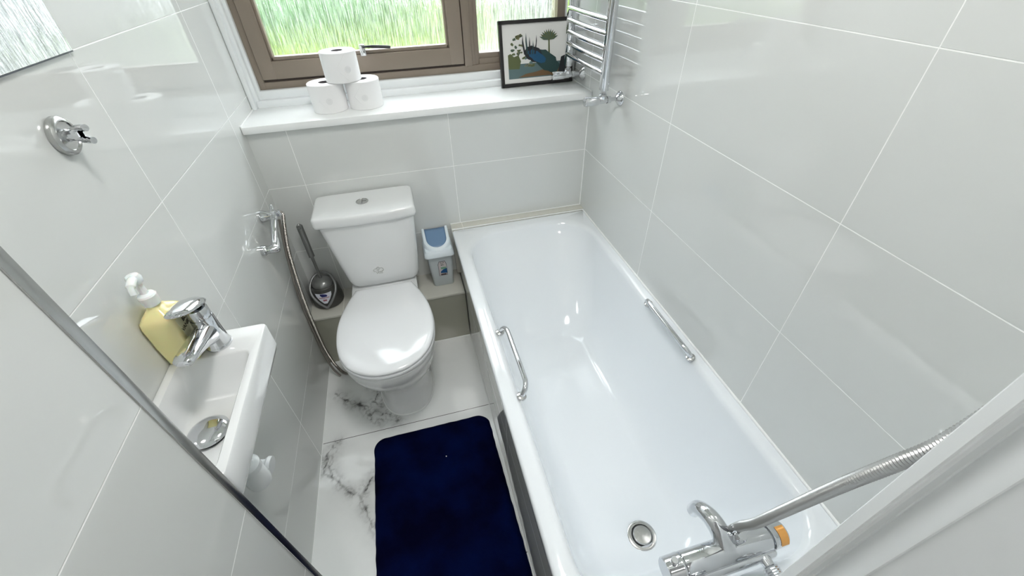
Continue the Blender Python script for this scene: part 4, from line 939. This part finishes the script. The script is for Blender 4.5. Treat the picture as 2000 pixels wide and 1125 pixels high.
# plain generic painted forms: teal and blue rounded shapes among dark reeds
ppoly(blob(0.205, 0.088, 0.062, 0.034, 22, 0.22, -0.6, 4), z_ + .0012, c_teal)
ppoly(blob(0.145, 0.118, 0.040, 0.028, 22, 0.25, -0.35, 2), z_ + .0014, c_dark)
ppoly(blob(0.160, 0.108, 0.043, 0.018, 22, 0.2, -0.5, 9), z_ + .0017, c_blue)
for i in range(5):
    x_ = 0.108 + i * 0.011; h_ = 0.178 + (0.012, 0.018, 0.004, -0.010, 0.008)[i]; q_ = (i - 2) * 0.004
    ppoly([(x_ - .0035, .118), (x_ + .0035, .118), (x_ + .002 + q_, h_ - .02), (x_ + q_, h_), (x_ - .003 + q_, h_ - .03)], z_ + .0019 + i * .00005, (c_dark, c_teal)[i % 2])
ppoly([(.254, .032), (.300, .032), (.300, .11), (.27, .10)], z_ + .0015, c_dark)

# ------------------------------------------------------------------ towel radiator on right wall
tr_ = thing('towel_radiator', 'chrome ladder towel radiator on the right wall beside the window', 'radiator', (W, -0.08, 1.16))
RX = 1.270
legs = []
for y, zb in ((0.091, 1.168), (-0.262, 1.158)):
    bm = new_bm(); rings = []
    for z in (zb, zb + .002, 1.94, 1.945): 
        g = 0.0015 if z in (zb, 1.945) else 0
        rings.append(rrect(RX - 0.014 + g, RX + 0.014 - g, y - 0.0195 + g, y + 0.0195 - g, z, 0.012, 6))
    loft(bm, rings); legs.append(obj('upright', bm, m_chrome, tr_, angle=50))
zs = [1.2125 + 0.0395 * i for i in range(5)] + [1.50 + 0.0395 * i for i in range(5)] + [1.79 + 0.0395 * i for i in range(4)]
for z in zs:
    bm = new_bm(); tube(bm, catmull([(RX - 0.006, 0.088, z), (RX - 0.010, -0.02, z), (RX - 0.011, -0.085, z), (RX - 0.010, -0.15, z), (RX - 0.006, -0.258, z)], 4), 0.0098, 16); obj('rung', bm, m_chrome, tr_)
for y, zb, L_ in ((0.091, 1.168, 0.085), (-0.262, 1.158, 0.085)):
    zc = zb - 0.034
    bm = new_bm()
    lathe(bm, [(0.0, 0), (0.011, 0.0), (0.012, 0.006), (0.0135, 0.010), (0.0135, 0.022), (0.010, 0.024), (0.010, 0.036)], (RX, y, zc), (0, 0, 1), 8, caps=False)
    lathe(bm, [(0.0, -0.024), (0.010, -0.022), (0.012, 0.0), (0.0125, 0.014), (0.0145, 0.016), (0.0155, 0.020), (0.0160, L_ - 0.02), (0.0150, L_ - 0.015), (0.0, L_ - 0.014)], (RX, y, zc), (-1, 0, 0), 24, caps=False)
    lathe(bm, [(0.0125, 0.016), (0.0125, 0.030), (0.0075, 0.031), (0.0075, 0.055)], (RX, y, zc), (1, 0, 0), 8, caps=False)
    vl = obj('valve', bm, m_chrome, tr_)
    bm = new_bm(); lathe(bm, [(0.008, 0.018), (0.014, 0.014), (0.024, 0.006), (0.0265, 0.001), (0.0265, 0.0), (0.0, 0.0)], (W, y, zc), (-1, 0, 0), 32, caps=False); child('wall_rose', bm, m_chrome, vl)
for y, z in ((0.091, 1.30), (-0.262, 1.80), (0.091, 1.80)):
    bm = new_bm(); lathe(bm, [(0.011, 0), (0.011, 0.054), (0, 0.054)], (W, y, z), (-1, 0, 0), 16); obj('wall_bracket', bm, m_chrome, tr_)

# ------------------------------------------------------------------ robe hook and mirror on the left wall
rh = thing('robe_hook', 'round chrome double robe hook on the left tiled wall', 'hook', (0, -0.842, 1.338))
hy_, hz_ = -0.842, 1.338
bm = new_bm(); lathe(bm, [(0.0, 0.0), (0.0305, 0.0), (0.0315, 0.002), (0.0305, 0.009), (0.027, 0.012), (0.0235, 0.0125), (0.022, 0.0105), (0.0, 0.0108)], (0.0, hy_, hz_), (1, 0, 0), 44, caps=False)
obj('rose', bm, m_chrome_dk, rh)
bm = new_bm(); box(bm, 0.009, 0.030, hy_ - 0.008, hy_ + 0.010, hz_ - 0.007, hz_ + 0.009, 0.003, 2); lathe(bm, [(0.011, 0.009), (0.009, 0.014), (0.009, 0.03)], (0, hy_, hz_), (1, 0, 0), 20); obj('stem', bm, m_chrome, rh)
for dz_ in (-0.010, 0.010):
    bm = new_bm(); tube(bm, catmull([(0.020, hy_ + 0.004, hz_ + dz_ * .5), (0.028, hy_ + 0.003, hz_ + dz_ * 0.9), (0.036, hy_, hz_ + dz_), (0.044, hy_ - 0.004, hz_ + dz_ * 1.05)], 5), [0.0062] * 12 + [0.0056] * 4, 16)
    obj('prong', bm, m_chrome, rh)
mi = thing('wall_mirror', 'frameless rectangular wall mirror on the left wall above the washbasin', 'mirror', (0, -1.0, 1.43))
bm = new_bm(); box(bm, 0.0005, 0.0052, -1.27, -0.682, 1.436, 2.05, 0.0); obj('backing', bm, m_mirror_edge, mi)
bm = new_bm(); box(bm, 0.0053, 0.0066, -1.268, -0.6845, 1.4385, 2.048, 0.0004, 1); obj('mirror_glass', bm, m_mirror, mi)
